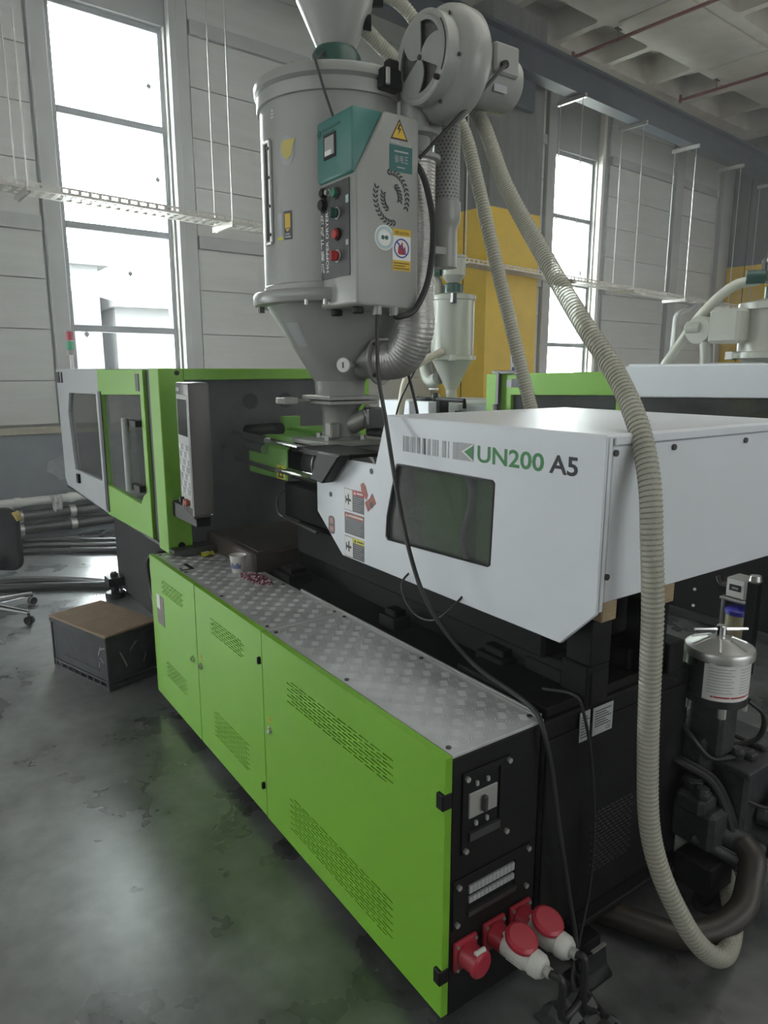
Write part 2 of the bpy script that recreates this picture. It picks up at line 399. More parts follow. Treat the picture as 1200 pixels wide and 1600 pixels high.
for i, (a, b) in enumerate(WIN):
    w = HB(); zb = 0.50 if i == 1 else 1.19        # near window's hidden foot lowered to throw glare on the floor
    w.prism([(a, zb), (b, zb), (b, 5.36), (a, 5.36)], 'y', -0.14, -0.06, [[(a + .05, zb + .05), (b - .05, zb + .05), (b - .05, 5.30), (a + .05, 5.30)]])
    fr = struct(build(w, 'window_%d' % (i + 1), ALFRAME, bevel=0.004))
    for z in (2.19, 3.24, 4.34):
        build(HB().box(a + .05, b - .05, -0.14, -0.06, z - 0.035, z + 0.035), 'transom', ALFRAME, fr, bevel=0.004)
    for z0, z1 in ((zb + .05, 2.155), (2.225, 3.205), (3.275, 4.305), (4.375, 5.30)):
        build(HB().box(a + .05, b - .05, -0.106, -0.100, z0, z1), 'pane', CLEAR, fr)
    build(HB().box(b - 0.004, b + 0.012, -0.28, 0.0, 1.19, 5.36), 'window_reveal', REVEAL, fr)
    build(HB().box(b + 0.02, b + 0.10, 0.0, 0.10, 1.19, 6.48), 'window_trim', REVEAL if i == 2 else GIRT, fr, bevel=0.004)  # right window's trim coloured paler to look sunlit
    if i == 1:
        for s, z, q in ((1.56, 4.77, .3), (1.60, 3.83, .1), (1.22, 2.80, 0), (0.70, 2.13, 0)):
            build(HB().prism([(s + .032 * math.cos(q + k * math.pi / 2), z + .036 * math.sin(q + k * math.pi / 2)) for k in range(4)], 'y', -0.100, -0.098), 'glass_sticker', LABELG, fr)
    if i == 2:
        build(HB().box(9.38, 9.43, -0.100, -0.098, 3.42, 3.50), 'glass_sticker', LABELG, fr)
build(HB().box(0.50, 1.74, 0, 0.10, 0, 0.49), 'plinth', PLINTH, wf)
# other walls of the hall
struct(build(MB().box(-9.6, 6.2, -6.2, -6.0, 0, 7.0), 'wall_left', WALLP))
struct(build(MB().box(6.0, 6.2, -6.2, 21.5, 0, 7.0), 'wall_back', WALLP))
struct(build(MB().box(-10.2, 6.2, 20.6, 20.8, 0, 7.0), 'wall_right', WALLP))
# coffered concrete ceiling
holes = []
for i in range(-3, 10):
    s = 7.56 + 1.26 * i
    for n0, n1 in ((0.60, 1.42), (2.72, 3.52), (3.70, 4.50), (4.68, 5.48)):
        holes.append(rrect(s + .05, s + 1.18, n0, n1, 0.09))
ce = struct(build(HB().prism([(-8, -0.3), (20.5, -0.3), (20.5, 15), (-8, 15)], 'z', 6.5, 6.92, holes), 'ceiling', CONC))
build(HB().box(-8, 20.5, -0.3, 15, 6.92, 7.0), 'ceiling_slab', CONC, ce)
for i in range(-2, 6):
    s = 7.66 + 2.52 * i
    build(HB().box(s + .02, s + 2.50, 1.58, 2.52, 6.475, 6.5), 'ceiling_panel', CONC, ce, bevel=0.008)
# piers
for k, s in enumerate((5.80, 14.35)):
    w = 1.10 if k == 0 else 1.2
    p = struct(build(HB().box(s, s + w, 0.0, 0.98, 3.95, 6.5), 'wall_pier', PIERC)); p.name = 'wall_pier_%d' % (k + 1); WL[p.name] = WL['wall_pier']
    build(HB().box(s, s + w, 0.0, 0.98, 0, 3.95), 'yellow_base', PIERY, p)
    build(HB().box(s - 0.004, s, 0.52, 0.535, 0, 6.4), 'seam', DGREY, p)
    if k == 0:
        build(HB().box(s + 0.55, s + 0.72, 0.98, 0.981, 4.02, 4.06), 'stencil', LABELG, p)
# safety notice on the yellow pier
nb = HB(); nb.box(6.36, 6.56, 0.98, 0.988, 1.70, 2.02)
sg = tag(build(nb, 'safety_notice', LABELW), 'small white and blue notice on the yellow pier', 'sign')
build(HB().prism(ngon((6.46, 1.90), 0.075, 24), 'y', 0.988, 0.990), 'blue_disc', INKBLUE, sg)
build(HB().box(6.39, 6.53, 0.988, 0.990, 1.74, 1.79), 'blue_bar', INKBLUE, sg)
# steel beam in front of the piers
b = TB(); b.box(-7.5, 20.3, 1.16, 1.38, 5.93, 5.97); b.box(-7.5, 20.3, 1.16, 1.38, 5.56, 5.60); b.box(-7.5, 20.3, 1.26, 1.28, 5.60, 5.93)
bm_ = tag(build(b, 'steel_beam', BEAM), 'long blue grey steel beam running under the coffered ceiling', 'beam')
build(TB().box(6.05, 6.45, 1.10, 1.18, 5.20, 5.56), 'bracket', BEAM, bm_)
# fire pipes under the ceiling
for k, (s, n0, n1, lab) in enumerate(((7.80, 0.72, 8.0, 'thin red brown pipe under the ceiling nearer the concrete pier'), (10.66, 0.85, 8.0, 'thin red brown pipe under the ceiling farther right above the steel beam'))):
    pp = thing('ceiling_pipe', lab, 'pipe', hp(s, 2.2, 6.33), 'red brown ceiling pipes')
    build(HB().cyl((s, n0, 6.33), (s, n1, 6.33), 0.024, n=10), 'pipe_run', REDPIPE, pp)
    build(HB().cyl((s, n0 + .02, 6.29), (s, n0 + .02, 6.41), 0.024, n=8), 'end_cap', REDPIPE, pp)
    for n in (1.50, 3.6, 5.6):
        build(HB().cyl((s, n, 6.30), (s, n, 6.5), 0.006, n=6).box(s - .06, s + .06, n - .02, n + .02, 6.455, 6.472), 'hanger', DARKM, pp)
# perforated cable tray
def tz(s): return 3.22 - 0.024 * s
tr = thing('cable_tray', 'long galvanised perforated cable tray hung along the window wall', 'cable tray', hp(4, 1.2, tz(4)))
def seg_tray(s0, s1):
    m = HB()
    def bx(a, b, n0, n1, dz0, dz1):
        v = [(s, n, tz(s) + d) for d in (dz0, dz1) for n in (n0, n1) for s in (a, b)]
        m.add(v, [(0, 2, 3, 1), (4, 5, 7, 6), (0, 1, 5, 4), (2, 6, 7, 3), (0, 4, 6, 2), (1, 3, 7, 5)])
    for n in (1.06, 1.335): bx(s0, s1, n, n + .003, 0.0, .022); bx(s0, s1, n, n + .003, .044, .062)
    bx(s0, s1, 1.06, 1.10, 0, .003); bx(s0, s1, 1.298, 1.338, 0, .003); bx(s0, s1, 1.188, 1.21, 0, .003)
    k = int((s1 - s0) / 0.085)
    for i in range(k + 1):
        a = s0 + i * 0.085
        bx(a, a + .045, 1.06, 1.338, 0.0005, .0032)
        for n in (1.06, 1.335): bx(a, a + .03, n, n + .003, .022, .044)
    return m
for s0, s1 in ((-6.5, -3.3), (-3.3, -0.3), (-0.3, 2.7), (2.7, 5.6), (5.6, 8.5), (8.5, 11.4), (11.4, 14.4)):
    build(seg_tray(s0, s1 - 0.004), 'tray_section', TRAYM, tr)
for s in (-3.0, -0.12, 1.72, 4.95, 7.2, 8.75, 10.35, 11.95, 13.6):
    z = tz(s)
    br = build(HB().box(s - .02, s + .02, 1.0, 1.44, z - .035, z - .001).box(s - .02, s - .016, 1.0, 1.44, z - .05, z - .035).box(s + .016, s + .02, 1.0, 1.44, z - .05, z - .035), 'support_channel', TRAYM, tr)
    for n in (1.03, 1.41):
        build(HB().cyl((s, n, z - .06), (s, n, 5.52 - .025 * (s - 6)), 0.007, n=6), 'threaded_rod', ZINC, br)
    build(HB().box(s - .022, s + .022, .98, 1.46, 5.50 - .025 * (s - 6), 5.555 - .025 * (s - 6)), 'beam_clip', ZINC, br)
# conduit dropping from the tray at the right
cp = [hp(11.2, 1.15, tz(11.2) - .04), hp(11.05, 1.12, 2.83), hp(10.72, 1.10, 2.72), hp(10.70, 1.08, 2.4), hp(10.66, 1.06, 1.0), hp(10.66, 1.06, 0.03)]
tag(build(MB().tube(spath(cp, 6), 0.055, 10), 'conduit', GIRT), 'grey conduit pipe dropping from the cable tray to the floor', 'pipe')
# heating pipes low on the wall
for z, r, n, m, lab in ((0.415, .045, .17, PVCW, 'white pipe running low along the grey plinth'), (0.27, .055, .18, DARKM, 'upper of two dark pipes low on the plinth'), (0.13, .055, .18, DARKM, 'lowest dark pipe along the plinth near the floor')):
    pp = thing('wall_pipe', lab, 'pipe', hp(0, n, z), 'pipes along the plinth')
    build(HB().cyl((-1.95, n, z), (5.5, n, z), r, n=14), 'pipe_run', m, pp)
    for s in (-1.6, -0.2, 0.32, 0.9, 3.2):
        build(HB().cyl((s - .03, n, z), (s + .03, n, z), r + .008, n=14).box(s - .012, s + .012, .10, n, z - .012, z + .012), 'pipe_clip', ZINC if m is DARKM else PVCW, pp)
rv = []
cloth = HB()
for i in range(7):
    for j in range(7):
        a = 0.10 + 0.020 * i; z = 0.463 - 0.026 * j - 0.01 * abs(i - 3) * (j > 4)
        rv.append((a * (1 - .05 * j) + .01 * j, 0.222 + 0.012 * math.sin(i * 2.1 + j) - (0.02 if j == 0 else 0), z))
cloth.add(rv, [(i * 7 + j, i * 7 + j + 1, i * 7 + j + 8, i * 7 + j + 7) for i in range(6) for j in range(6)])
rgo = build(cloth, 'rag', BAG); md = rgo.modifiers.new('t', 'SOLIDIFY'); md.thickness = 0.006
tag(rgo, 'crumpled pale rag hanging over the white pipe', 'rag')
# outdoors
og = struct(build(MB().box(-90, -9.2, -60, 70, -0.25, -0.05), 'ground_outdoors', GROUND))
hs = thing('house', 'pale washed out building seen outside through the tall window', 'building', (-32, 4, 0))
build(MB().box(-36, -30, 0.5, 7.3, 0, 5.7), 'wall', OUTW, hs)
build(MB().prism([(0.2, 5.7), (7.7, 5.7), (7.7, 5.82), (3.6, 7.0), (0.2, 5.9)], 'x', -36.5, -29.6), 'roof', OUTG, hs)
for y in (6.0, 4.0): build(MB().box(-30, -29.95, y, y + .85, 4.75, 5.25), 'window', GREYP, hs)
sh = thing('shed', 'low pale outbuilding beside the washed out building outdoors', 'building', (-32, 9, 0))
build(MB().box(-36, -30.2, 7.9, 16, 0, 4.2), 'wall', OUTW, sh)
build(MB().prism([(-36.6, 4.2), (-29.6, 4.2), (-29.6, 4.4), (-33.5, 5.0), (-36.6, 4.4)], 'y', 7.7, 16.4), 'roof', OUTG, sh)

# ------------------------------------------------------------------ the moulding machine in the foreground
ma = thing('injection_moulding_machine', 'nearest injection moulding machine with lime green cabinet doors and white UN200 A5 cover', 'machine', (-3.2, 1.7, 0))

def slotted_door(x0, x1, y, z0, z1, vents, th=0.022):
    """sheet metal door with rows of real slots, front at y"""
    m = MB(); fr = []
    def rect(a, b, c, d): m.add([(a, y, c), (b, y, c), (b, y, d), (a, y, d)], [(0, 1, 2, 3)])
    def slot(a, b, c, d):
        e = y + 0.008
        m.add([(a, y, c), (b, y, c), (b, y, d), (a, y, d), (a, e, c), (b, e, c), (b, e, d), (a, e, d)], [(0, 1, 5, 4), (1, 2, 6, 5), (2, 3, 7, 6), (3, 0, 4, 7)])
    zc = z0
    for vx0, vx1, vz0, vz1, nr, nc in sorted(vents, key=lambda q: q[2]):
        rect(x0, x1, zc, vz0); rect(x0, vx0, vz0, vz1); rect(vx1, x1, vz0, vz1)
        h = (vz1 - vz0) / nr; p = (vx1 - vx0) / (nc + .5)
        for r in range(nr):
            b0 = vz0 + r * h; s0 = b0 + h * .28; s1 = b0 + h * .72
            rect(vx0, vx1, b0, s0); rect(vx0, vx1, s1, b0 + h)
            off = vx0 + (p * .5 if r % 2 else 0); c = vx0
            for k in range(nc):
                a = off + k * p + p * .1; b = a + p * .8
                rect(c, a, s0, s1); slot(a, b, s0, s1); c = b
            rect(c, vx1, s0, s1)
        zc = vz1
    rect(x0, x1, zc, z1)
    e = y + th
    m.add([(x0, y, z0), (x1, y, z0), (x1, y, z1), (x0, y, z1), (x0, e, z0), (x1, e, z0), (x1, e, z1), (x0, e, z1)],
          [(0, 4, 5, 1), (1, 5, 6, 2), (2, 6, 7, 3), (3, 7, 4, 0)])
    return m
build(MB().box(-3.575, -1.200, 1.042, 1.360, 0.05, 0.806), 'cabinet', BLACK, ma, bevel=0.004)
doors = [(-3.583, -2.937, [(-3.41, -3.09, .655, .73, 6, 7), (-3.41, -3.10, .21, .30, 8, 7)]),
         (-2.930, -2.247, [(-2.755, -2.405, .648, .722, 7, 7), (-2.765, -2.39, .17, .298, 12, 7)]),
         (-2.238, -1.196, [(-2.05, -1.41, .622, .712, 8, 10), (-2.05, -1.41, .128, .268, 12, 10)])]
for i, (a, b, v) in enumerate(doors):
    d = build(slotted_door(a, b, 1.018 if i == 2 else 1.020, 0.066, 0.818, v), 'cabinet_door', GREEN, ma, fix=False)
    lx = (-2.985, -2.885, -2.19)[i]
    build(MB().cyl((lx, 1.020, .452), (lx, 1.006, .452), .011, n=14).cyl((lx, 1.020, .452), (lx, 1.014, .452), .016, n=14), 'lock', CHROME, d)
    hx = (None, -2.262, -1.205)[i]
    if hx:
        for z in (.70, .19):
            build(MB().box(hx - (.016 if i == 2 else .006), hx + (.012 if i == 2 else .006), 1.008, 1.04, z - (.022 if i == 2 else .014), z + (.022 if i == 2 else .014)), 'hinge', BLACK, d, bevel=0.003)
    if i:
        build(MB().prism([(lx - .013, .485), (lx + .013, .485), (lx, .510)], 'y', 1.0165, 1.0185), 'warning_triangle', YEL, d)
        build(MB().prism([(lx - .003, .490), (lx + .003, .490), (lx, .502)], 'y', 1.0160, 1.0165), 'lightning_mark', INKB, d)
    else:
        plate('decal', DARKBR, d, '-y', -3.50, -3.39, .475, .555, 1.020, label='lower dark brown printed decal')
        plate('decal', DARKBR, d, '-y', -3.45, -3.39, .555, .63, 1.020, label='dark printed decal')
        plate('decal', LABELW, d, '-y', -3.50, -3.45, .555, .63, 1.020, label='white printed decal')
# tread plates
def bars(x0, x1, y0, y1, z):
    m = MB(); cs_ = 0.040; nx = int((x1 - x0) / cs_); ny = int((y1 - y0) / cs_)
    for i in range(nx):
        for j in range(ny):
            cx = x0 + (i + .5) * (x1 - x0) / nx; cy = y0 + (j + .5) * (y1 - y0) / ny
            q = 1 if (i + j) % 2 else 0
            dx, dy = (math.cos(R(58)), math.sin(R(58))) if q else (math.cos(R(-32)), math.sin(R(-32)))
            for k in range(5):
                o = (k - 2) * .0070; ex, ey = cx - dy * o, cy + dx * o; L, W, H = .0150, .0022, .0014
                m.add([(ex - dx * L, ey - dy * L, z), (ex + dy * W, ey - dx * W, z), (ex + dx * L, ey + dy * L, z), (ex - dy * W, ey + dx * W, z), (ex - dx * L * .55, ey - dy * L * .55, z + H), (ex + dx * L * .55, ey + dy * L * .55, z + H)],
                      [(0, 1, 5, 4), (1, 2, 5), (2, 3, 4, 5), (3, 0, 4)])
    return m
for a, b in ((-3.57, -3.19), (-3.187, -2.246), (-2.242, -1.203)):
    t = build(MB().box(a, b, 1.046, 1.372, .806, .815), 'tread_plate', TREAD, ma, bevel=0.001)
    build(bars(a + .02, b - .02, 1.065, 1.355, .815), 'raised_bars', TREAD, t, kind='stuff', fix=True)
    n = max(2, int((b - a) / .3))
    for i in range(n):
        for y in (1.062, 1.352):
            x = a + .035 + i * (b - a - .07) / (n - 1)
            build(MB().cyl((x, y, .815), (x, y, .8185), .0075, n=10), 'screw', DARKM, t)
build(MB().box(-3.30, -3.20, 1.10, 1.118, .815, .817).box(-3.20, -3.19, 1.05, 1.118, .815, .817), 'finger_slot', BLACK, ma)
build(MB().box(-2.6, -1.22, 1.374, 1.382, .800, .822), 'edge_strip', ZINC, ma, bevel=0.001)
# end plates of the cabinet
ep = build(MB().prism([(1.076, .525), (1.243, .525), (1.243, .757), (1.076, .757)], 'x', -1.200, -1.195, [[(1.097, .560), (1.206, .560), (1.206, .738), (1.097, .738)]]), 'breaker_plate', BLACK, ma, bevel=0.001)
build(MB().box(-1.204, -1.196, 1.099, 1.200, .620, .692), 'breaker', GREYPL, ep, bevel=0.003)
build(MB().box(-1.197, -1.182, 1.140, 1.155, .632, .676), 'breaker_toggle', DARKM, ep, bevel=0.003)
build(MB().box(-1.2, -1.190, 1.100, 1.206, .560, .583), 'breaker_shelf', DARKM, ep)
for y, z in ((1.125, .716), (1.163, .716), (1.125, .603), (1.163, .603)):
    build(MB().box(-1.2, -1.193, y - .004, y + .004, z - .006, z + .006), 'terminal', LABELG, ep)
for y, z in ((1.088, .742), (1.234, .745), (1.088, .538), (1.232, .538)):
    build(MB().cyl((-1.195, y, z), (-1.187, y, z), .0075, n=8), 'screw', ZINC, ep)
ep2 = build(MB().prism([(1.052, .312), (1.335, .312), (1.335, .458), (1.052, .458)], 'x', -1.200, -1.195, [[(1.10, .338), (1.275, .338), (1.275, .430), (1.10, .430)]]), 'terminal_plate', BLACK, ma, bevel=0.001)
for z0, z1 in ((.402, .424), (.374, .390)):
    for k in range(12):
        y = 1.106 + k * .0138
        build(MB().box(-1.2, -1.193, y, y + .0125, z0, z1), 'terminal_block', LABELG, ep2)
build(MB().box(-1.2, -1.188, 1.10, 1.275, .338, .352), 'terminal_shelf', DARKM, ep2)
for y, z in ((1.068, .440), (1.322, .446), (1.064, .330), (1.318, .330)):
    build(MB().cyl((-1.195, y, z), (-1.187, y, z), .0075, n=8), 'screw', ZINC, ep2)
# red three phase sockets: the first with its lid shut, two with plugs in
SOCK = [(1.095, .232), (1.198, .238), (1.298, .240)]
ang = R(0)
for i, (y, z) in enumerate(SOCK):
    so = build(MB().box(-1.200, -1.186, y - .040, y + .040, z - .044, z + .044), 'socket_outlet', RED, ma, bevel=0.006, seg=2)
    d = Vector((math.cos(ang) * math.cos(R(8)), math.sin(R(8)), -math.sin(ang))); p = Vector((-1.19, y, z))
    build(MB().cyl(p, p + d * .048, .034, .033, n=24), 'socket_barrel', RED, so, bevel=0.003)
    for sy in (-1, 1):
        for sz in (-1, 1):
            build(MB().cyl((-1.186, y + sy * .031, z + sz * .035), (-1.182, y + sy * .031, z + sz * .035), .005, n=8), 'screw', ZINC, so)
    q = p + d * .048
    up = Vector((math.sin(ang), 0, math.cos(ang)))
    build(MB().cyl(q + up * .036 + Vector((0, -.016, 0)), q + up * .036 + Vector((0, .016, 0)), .007, n=10), 'lid_hinge', PLUGW, so)
    if i == 0:
        lid = MB(); lid.M = Matrix.Translation(q) @ axis_m(d).to_4x4()
        lid.lathe([(.001, .014), (.030, .013), (.037, .006), (.037, -.004)], (0, 0, 0), 28)
        build(lid, 'lid', RED, so)
    else:
        ln = (up * 0.94 + d * 0.34).normalized(); lc = q + up * .045 + d * .042
        lid = MB(); lid.M = Matrix.Translation(lc) @ axis_m(ln).to_4x4()
        lid.lathe([(.001, .010), (.036, .009), (.044, .003), (.044, -.008)], (0, 0, 0), 30)
        build(lid, 'lid', RED, so)
# bed
bd = build(MB().box(-5.0, -1.205, 1.375, 2.08, .098, .800), 'bed', BED, ma, bevel=0.006)
build(MB().box(-1.205, -1.198, 1.385, 2.055, .12, .745), 'end_panel', BED, ma, bevel=0.003)
build(MB().box(-1.235, -1.150, 1.50, 1.62, .0, .045).box(-1.235, -1.160, 1.50, 2.06, .098, .118), 'base_rail', BED, ma, bevel=0.004)
vm = MB()
for r in range(17):
    z = .235 + r * .0125
    for k in range(9):
        y = 1.600 + k * .0215 + (.010 if r % 2 else 0)
        vm.box(-1.199, -1.196, y, y + .016, z, z + .005)
build(vm, 'vent_slots', DARKM, ma, kind='stuff')
rp = build(MB().box(-1.199, -1.1965, 1.517, 1.560, .700, .792), 'rating_plate', LABELG, ma)
rp2 = build(MB().box(-1.199, -1.1965, 1.574, 1.664, .702, .790), 'rating_plate', LABELG, ma)
for k in range(8): build(MB().box(-1.1965, -1.1960, 1.522, 1.555 - .008 * (k % 3), .712 + k * .009, .7145 + k * .009), 'print_line', INKB, rp)
for k in range(7): build(MB().box(-1.1965, -1.1960, 1.582, 1.655 - .012 * (k % 3), .728 + k * .008, .7305 + k * .008), 'print_line', INKB, rp2)
text('CE', 'ce_mark', INKB, rp2, (-1.1965, 1.635, .709), '+x', .012)
# rails and blocks on the bed
build(MB().box(-3.0, -1.20, 1.56, 1.64, .80, .90).box(-3.0, -1.20, 1.94, 2.02, .80, .90), 'slide_rails', BED, ma, bevel=0.004)
build(MB().box(-2.9, -1.35, 1.52, 2.05, .90, 1.05), 'carriage', BED, ma, bevel=0.01)
for x, y, dx, dy in ((-1.56, 1.60, .13, .10), (-2.80, 1.50, .16, .12), (-2.05, 1.52, .10, .08)):
    build(MB().box(x - dx / 2, x + dx / 2, y - dy, y, .80, .845).box(x - dx * .35, x + dx * .35, y - dy * .8, y - .01, .845, .868), 'rail_stop', BED, ma, bevel=0.004)
for x, y in ((-1.25, 1.595), (-1.25, 1.87)):
    build(MB().box(x - .05, x + .045, y - .05, y + .05, .80, .92), 'foot_block', BED, ma, bevel=0.004)
    build(MB().box(x - .04, x + .05, y - .045, y + .045, .92, 1.06), 'foot_block', BED, ma, bevel=0.004)
    build(MB().box(x + .005, x + .075, y - .040, y + .025, 1.06, 1.17), 'wood_block', WOOD, ma, bevel=0.003)
build(MB().box(-1.6, -1.22, 1.40, 1.95, .80, .83).box(-1.45, -1.30, 1.55, 1.75, .83, .87).box(-1.34, -1.25, 1.80, 1.92, .83, .90), 'bed_fittings', BED, ma, bevel=0.004)
# clamp base
build(MB().box(-5.67, -3.52, 1.36, 2.10, .06, .80), 'clamp_base', DARKM, ma, bevel=0.005)
build(MB().prism([(1.10, .835), (1.10, .855), (2.35, .855), (2.35, .78), (1.34, .78)], 'x', -6.0, -3.42), 'guard_sill', DARKM, ma, bevel=0.003)
for x in (-5.55, -3.75):
    build(MB().cyl((x, 1.30, .045), (x, 1.30, .20), .03, n=12).cyl((x, 1.30, 0), (x, 1.30, .045), .075, n=20).box(x - .07, x + .07, 1.24, 1.37, .10, .17), 'levelling_mount', BLACK, ma, bevel=0.004)
    build(MB().cyl((x, 1.30, .20), (x, 1.30, .215), .022, n=6), 'levelling_nut', ZINC, ma)
# grey rear guard with its window
gp = build(MB().prism([(-6.02, .905), (-5.95, .86), (-4.705, .835), (-4.705, 1.752), (-6.02, 1.752)], 'y', 1.098, 1.14, [[(-5.62, 1.585), (-4.80, 1.598), (-4.80, 1.035), (-5.62, 1.020), (-5.70, 1.44)]]), 'rear_guard', GREYP, ma, bevel=0.003)
build(MB().prism([(-5.63, 1.595), (-4.79, 1.607), (-4.79, 1.027), (-5.63, 1.010), (-5.71, 1.44)], 'y', 1.118, 1.123), 'guard_pane', TINTD, gp)
build(MB().box(-6.02, -5.98, 1.14, 2.34, .86, 1.752).box(-6.02, -4.70, 2.30, 2.34, .86, 1.752), 'guard_back', GREYP, gp)
build(MB().box(-6.02, -4.705, 1.10, 2.34, 1.745, 1.757), 'guard_roof', GREYP, gp)
build(MB().box(-5.82, -5.79, 1.09, 1.098, 1.655, 1.735).box(-6.01, -5.89, 1.09, 1.098, 1.655, 1.735), 'guard_label', DGREY, gp)
build(MB().box(-5.52, -5.46, 1.08, 1.098, .935, 1.00), 'latch', BLACK, gp)
build(MB().box(-5.58, -4.84, 1.30, 1.34, 1.30, 1.33).box(-5.6, -4.8, 1.32, 1.36, .90, 1.25), 'toggle_linkage', DARKM, gp)
# green sliding door
gd = build(MB().prism([(-4.69, .835), (-3.735, .857), (-3.735, 1.752), (-4.69, 1.752)], 'y', 1.090, 1.125, [[(-4.625, 1.600), (-3.80, 1.622), (-3.80, 1.10), (-3.86, 1.075), (-3.92, 1.02), (-4.625, 1.035)]]), 'guard_door', GREEN, ma, bevel=0.003)
build(MB().prism([(-4.64, 1.615), (-3.785, 1.637), (-3.785, 1.09), (-3.86, 1.06), (-3.92, 1.005), (-4.64, 1.020)], 'y', 1.108, 1.113), 'door_pane', TINT, gd)
build(MB().box(-4.69, -4.625, 1.084, 1.090, .86, 1.62), 'dark_edge_strip', DARKM, gd)
build(MB().cyl((-3.955, 1.045, 1.095), (-3.955, 1.045, 1.495), .020, n=14), 'handle_bar', GREYP, gd)
for z in (1.12, 1.47):
    build(MB().box(-3.955, -3.80, 1.055, 1.09, z - .017, z + .017), 'handle_bracket', BLACK, gd, bevel=0.003)
build(MB().box(-3.86, -3.80, 1.086, 1.09, 1.64, 1.73), 'door_label', DGREY, gd)
build(MB().box(-4.69, -3.735, 1.125, 2.3, 1.735, 1.752), 'door_roof', GREEN, gd)
build(MB().box(-3.735, -3.660, 1.108, 1.16, .855, 1.750), 'guard_post', BLACK, ma, bevel=0.003)
for k, z in enumerate((.95, 1.25)):
    build(MB().cyl((-4.7, 1.50, z + .12), (-3.75, 1.50, z + .12), .04, n=14), 'tie_bar', STEEL, ma)
build(MB().box(-4.45, -4.25, 1.3, 2.1, .86, 1.55), 'moving_platen', PLATEN, ma, bevel=0.01)
# platen and its green frame
for y0, y1 in ((1.098, 1.225), (2.215, 2.335)):
    build(MB().box(-3.655, -3.500, y0, y1, .822 if y0 < 2 else .855, 1.757), 'frame_column', GREEN, ma, bevel=0.004)
build(MB().box(-3.655, -3.500, 1.225, 2.215, 1.700, 1.757), 'frame_beam', GREEN, ma, bevel=0.004)
build(MB().cyl((-3.5, 1.165, .86), (-3.495, 1.165, .86), .018, n=14).cyl((-3.5, 1.19, 1.735), (-3.495, 1.19, 1.735), .012, n=12), 'column_bolt', BLACK, ma)
po = build(MB().prism([(1.225, .80), (2.215, .80), (2.215, 1.70), (1.225, 1.70)], 'x', -3.90, -3.560), 'fixed_platen', PLATEN, ma)
for y, z in ((1.605, 1.585), (1.815, 1.585)):
    build(MB().cyl((-3.56, y, z), (-3.557, y, z), .042, n=22), 'locating_hole', DARKHOLE, po)
for y, z in ((1.40, 1.55), (1.44, 1.35), (1.32, 1.63), (2.1, 1.57), (1.36, 1.16)):
    build(MB().cyl((-3.56, y, z), (-3.552, y, z), .012, n=8), 'platen_bolt', DARKM, po)
# brown oily drip tray before the platen
build(MB().box(-3.56, -2.95, 1.325, 1.92, .80, .905), 'drip_tray', TRAYB, ma, bevel=0.006)
build(MB().box(-3.52, -2.99, 1.36, 1.90, .905, .907), 'oil_film', TRAYB, ma)
# nozzle guard, barrel and feed throat
ng = build(MB().prism([(1.50, 1.235), (1.50, 1.385), (1.56, 1.435), (1.88, 1.435), (1.94, 1.385), (1.94, 1.20), (1.925, 1.20), (1.925, 1.378), (1.874, 1.42), (1.566, 1.42), (1.515, 1.378), (1.515, 1.235)], 'x', -3.37, -2.95), 'nozzle_guard', GREEND, ma, bevel=0.006)
build(MB().box(-3.40, -3.36, 1.70, 1.80, 1.42, 1.51).box(-3.36, -2.95, 1.74, 1.92, 1.40, 1.455), 'guard_bracket', GREEND, ng, bevel=0.004)
build(MB().cyl((-3.42, 1.52, 1.44), (-3.20, 1.60, 1.46), .032, n=16), 'guard_motor', BLACK, ng)
plate('warning_label', YELG, ng, '-y', -3.05, -2.965, 1.24, 1.305, 1.500)
build(MB().prism([(-3.037, 1.246), (-2.977, 1.246), (-3.007, 1.299)], 'y', 1.4980, 1.4988, [[(-3.022, 1.254), (-2.992, 1.254), (-3.007, 1.286)]]), 'warning_triangle', INKB, ng)
build(MB().cyl((-3.56, 1.72, 1.30), (-2.65, 1.72, 1.30), .075, n=24), 'barrel', DARKM, ma)
for k in range(3):
    x = -3.04 + .13 * k
    build(MB().cyl((x, 1.72, 1.30), (x + .11, 1.72, 1.30), .10, n=24), 'heater_band', ZINC, ma, bevel=0.004)
build(MB().cyl((-3.62, 1.50, 1.425), (-2.68, 1.50, 1.405), .012, n=10), 'guide_rod', STEEL, ma)
build(MB().cyl((-3.40, 1.49, 1.418), (-3.12, 1.49, 1.412), .022, n=12), 'guide_sleeve', STEEL, ma)
build(MB().cyl((-3.36, 1.485, 1.375), (-3.14, 1.485, 1.37), .025, n=12), 'guide_sleeve', STEEL, ma)
build(MB().cyl((-3.50, 1.485, 1.29), (-3.02, 1.485, 1.28), .013, n=10), 'guide_rod', STEEL, ma)
build(MB().cyl((-3.05, 1.52, 1.28), (-2.60, 1.52, 1.275), .025, n=12), 'guide_rod', STEEL, ma)
build(MB().box(-3.04, -2.62, 1.53, 1.90, 1.05, 1.22), 'injection_housing', BED, ma, bevel=0.01)
build(MB().tube(spath([(-2.97, 1.50, 1.20), (-2.97, 1.46, 1.16), (-2.95, 1.45, 1.10), (-2.88, 1.45, 1.08), (-2.60, 1.46, 1.06)], 5), .007, 8), 'grease_line', DARKM, ma)
ft = build(MB().box(-3.00, -2.650, 1.555, 1.90, 1.37, 1.415), 'throat_block', DARKM, ma, bevel=0.003)
build(MB().box(-2.98, -2.640, 1.545, 1.91, 1.415, 1.437), 'throat_plate', CAST, ma, bevel=0.003)
build(MB().prism([(-2.455, 1.428), (-2.285, 1.428), (-2.42, 1.305), (-2.515, 1.312)], 'y', 1.385, 1.44), 'chute', BLACK, ma, bevel=0.004)
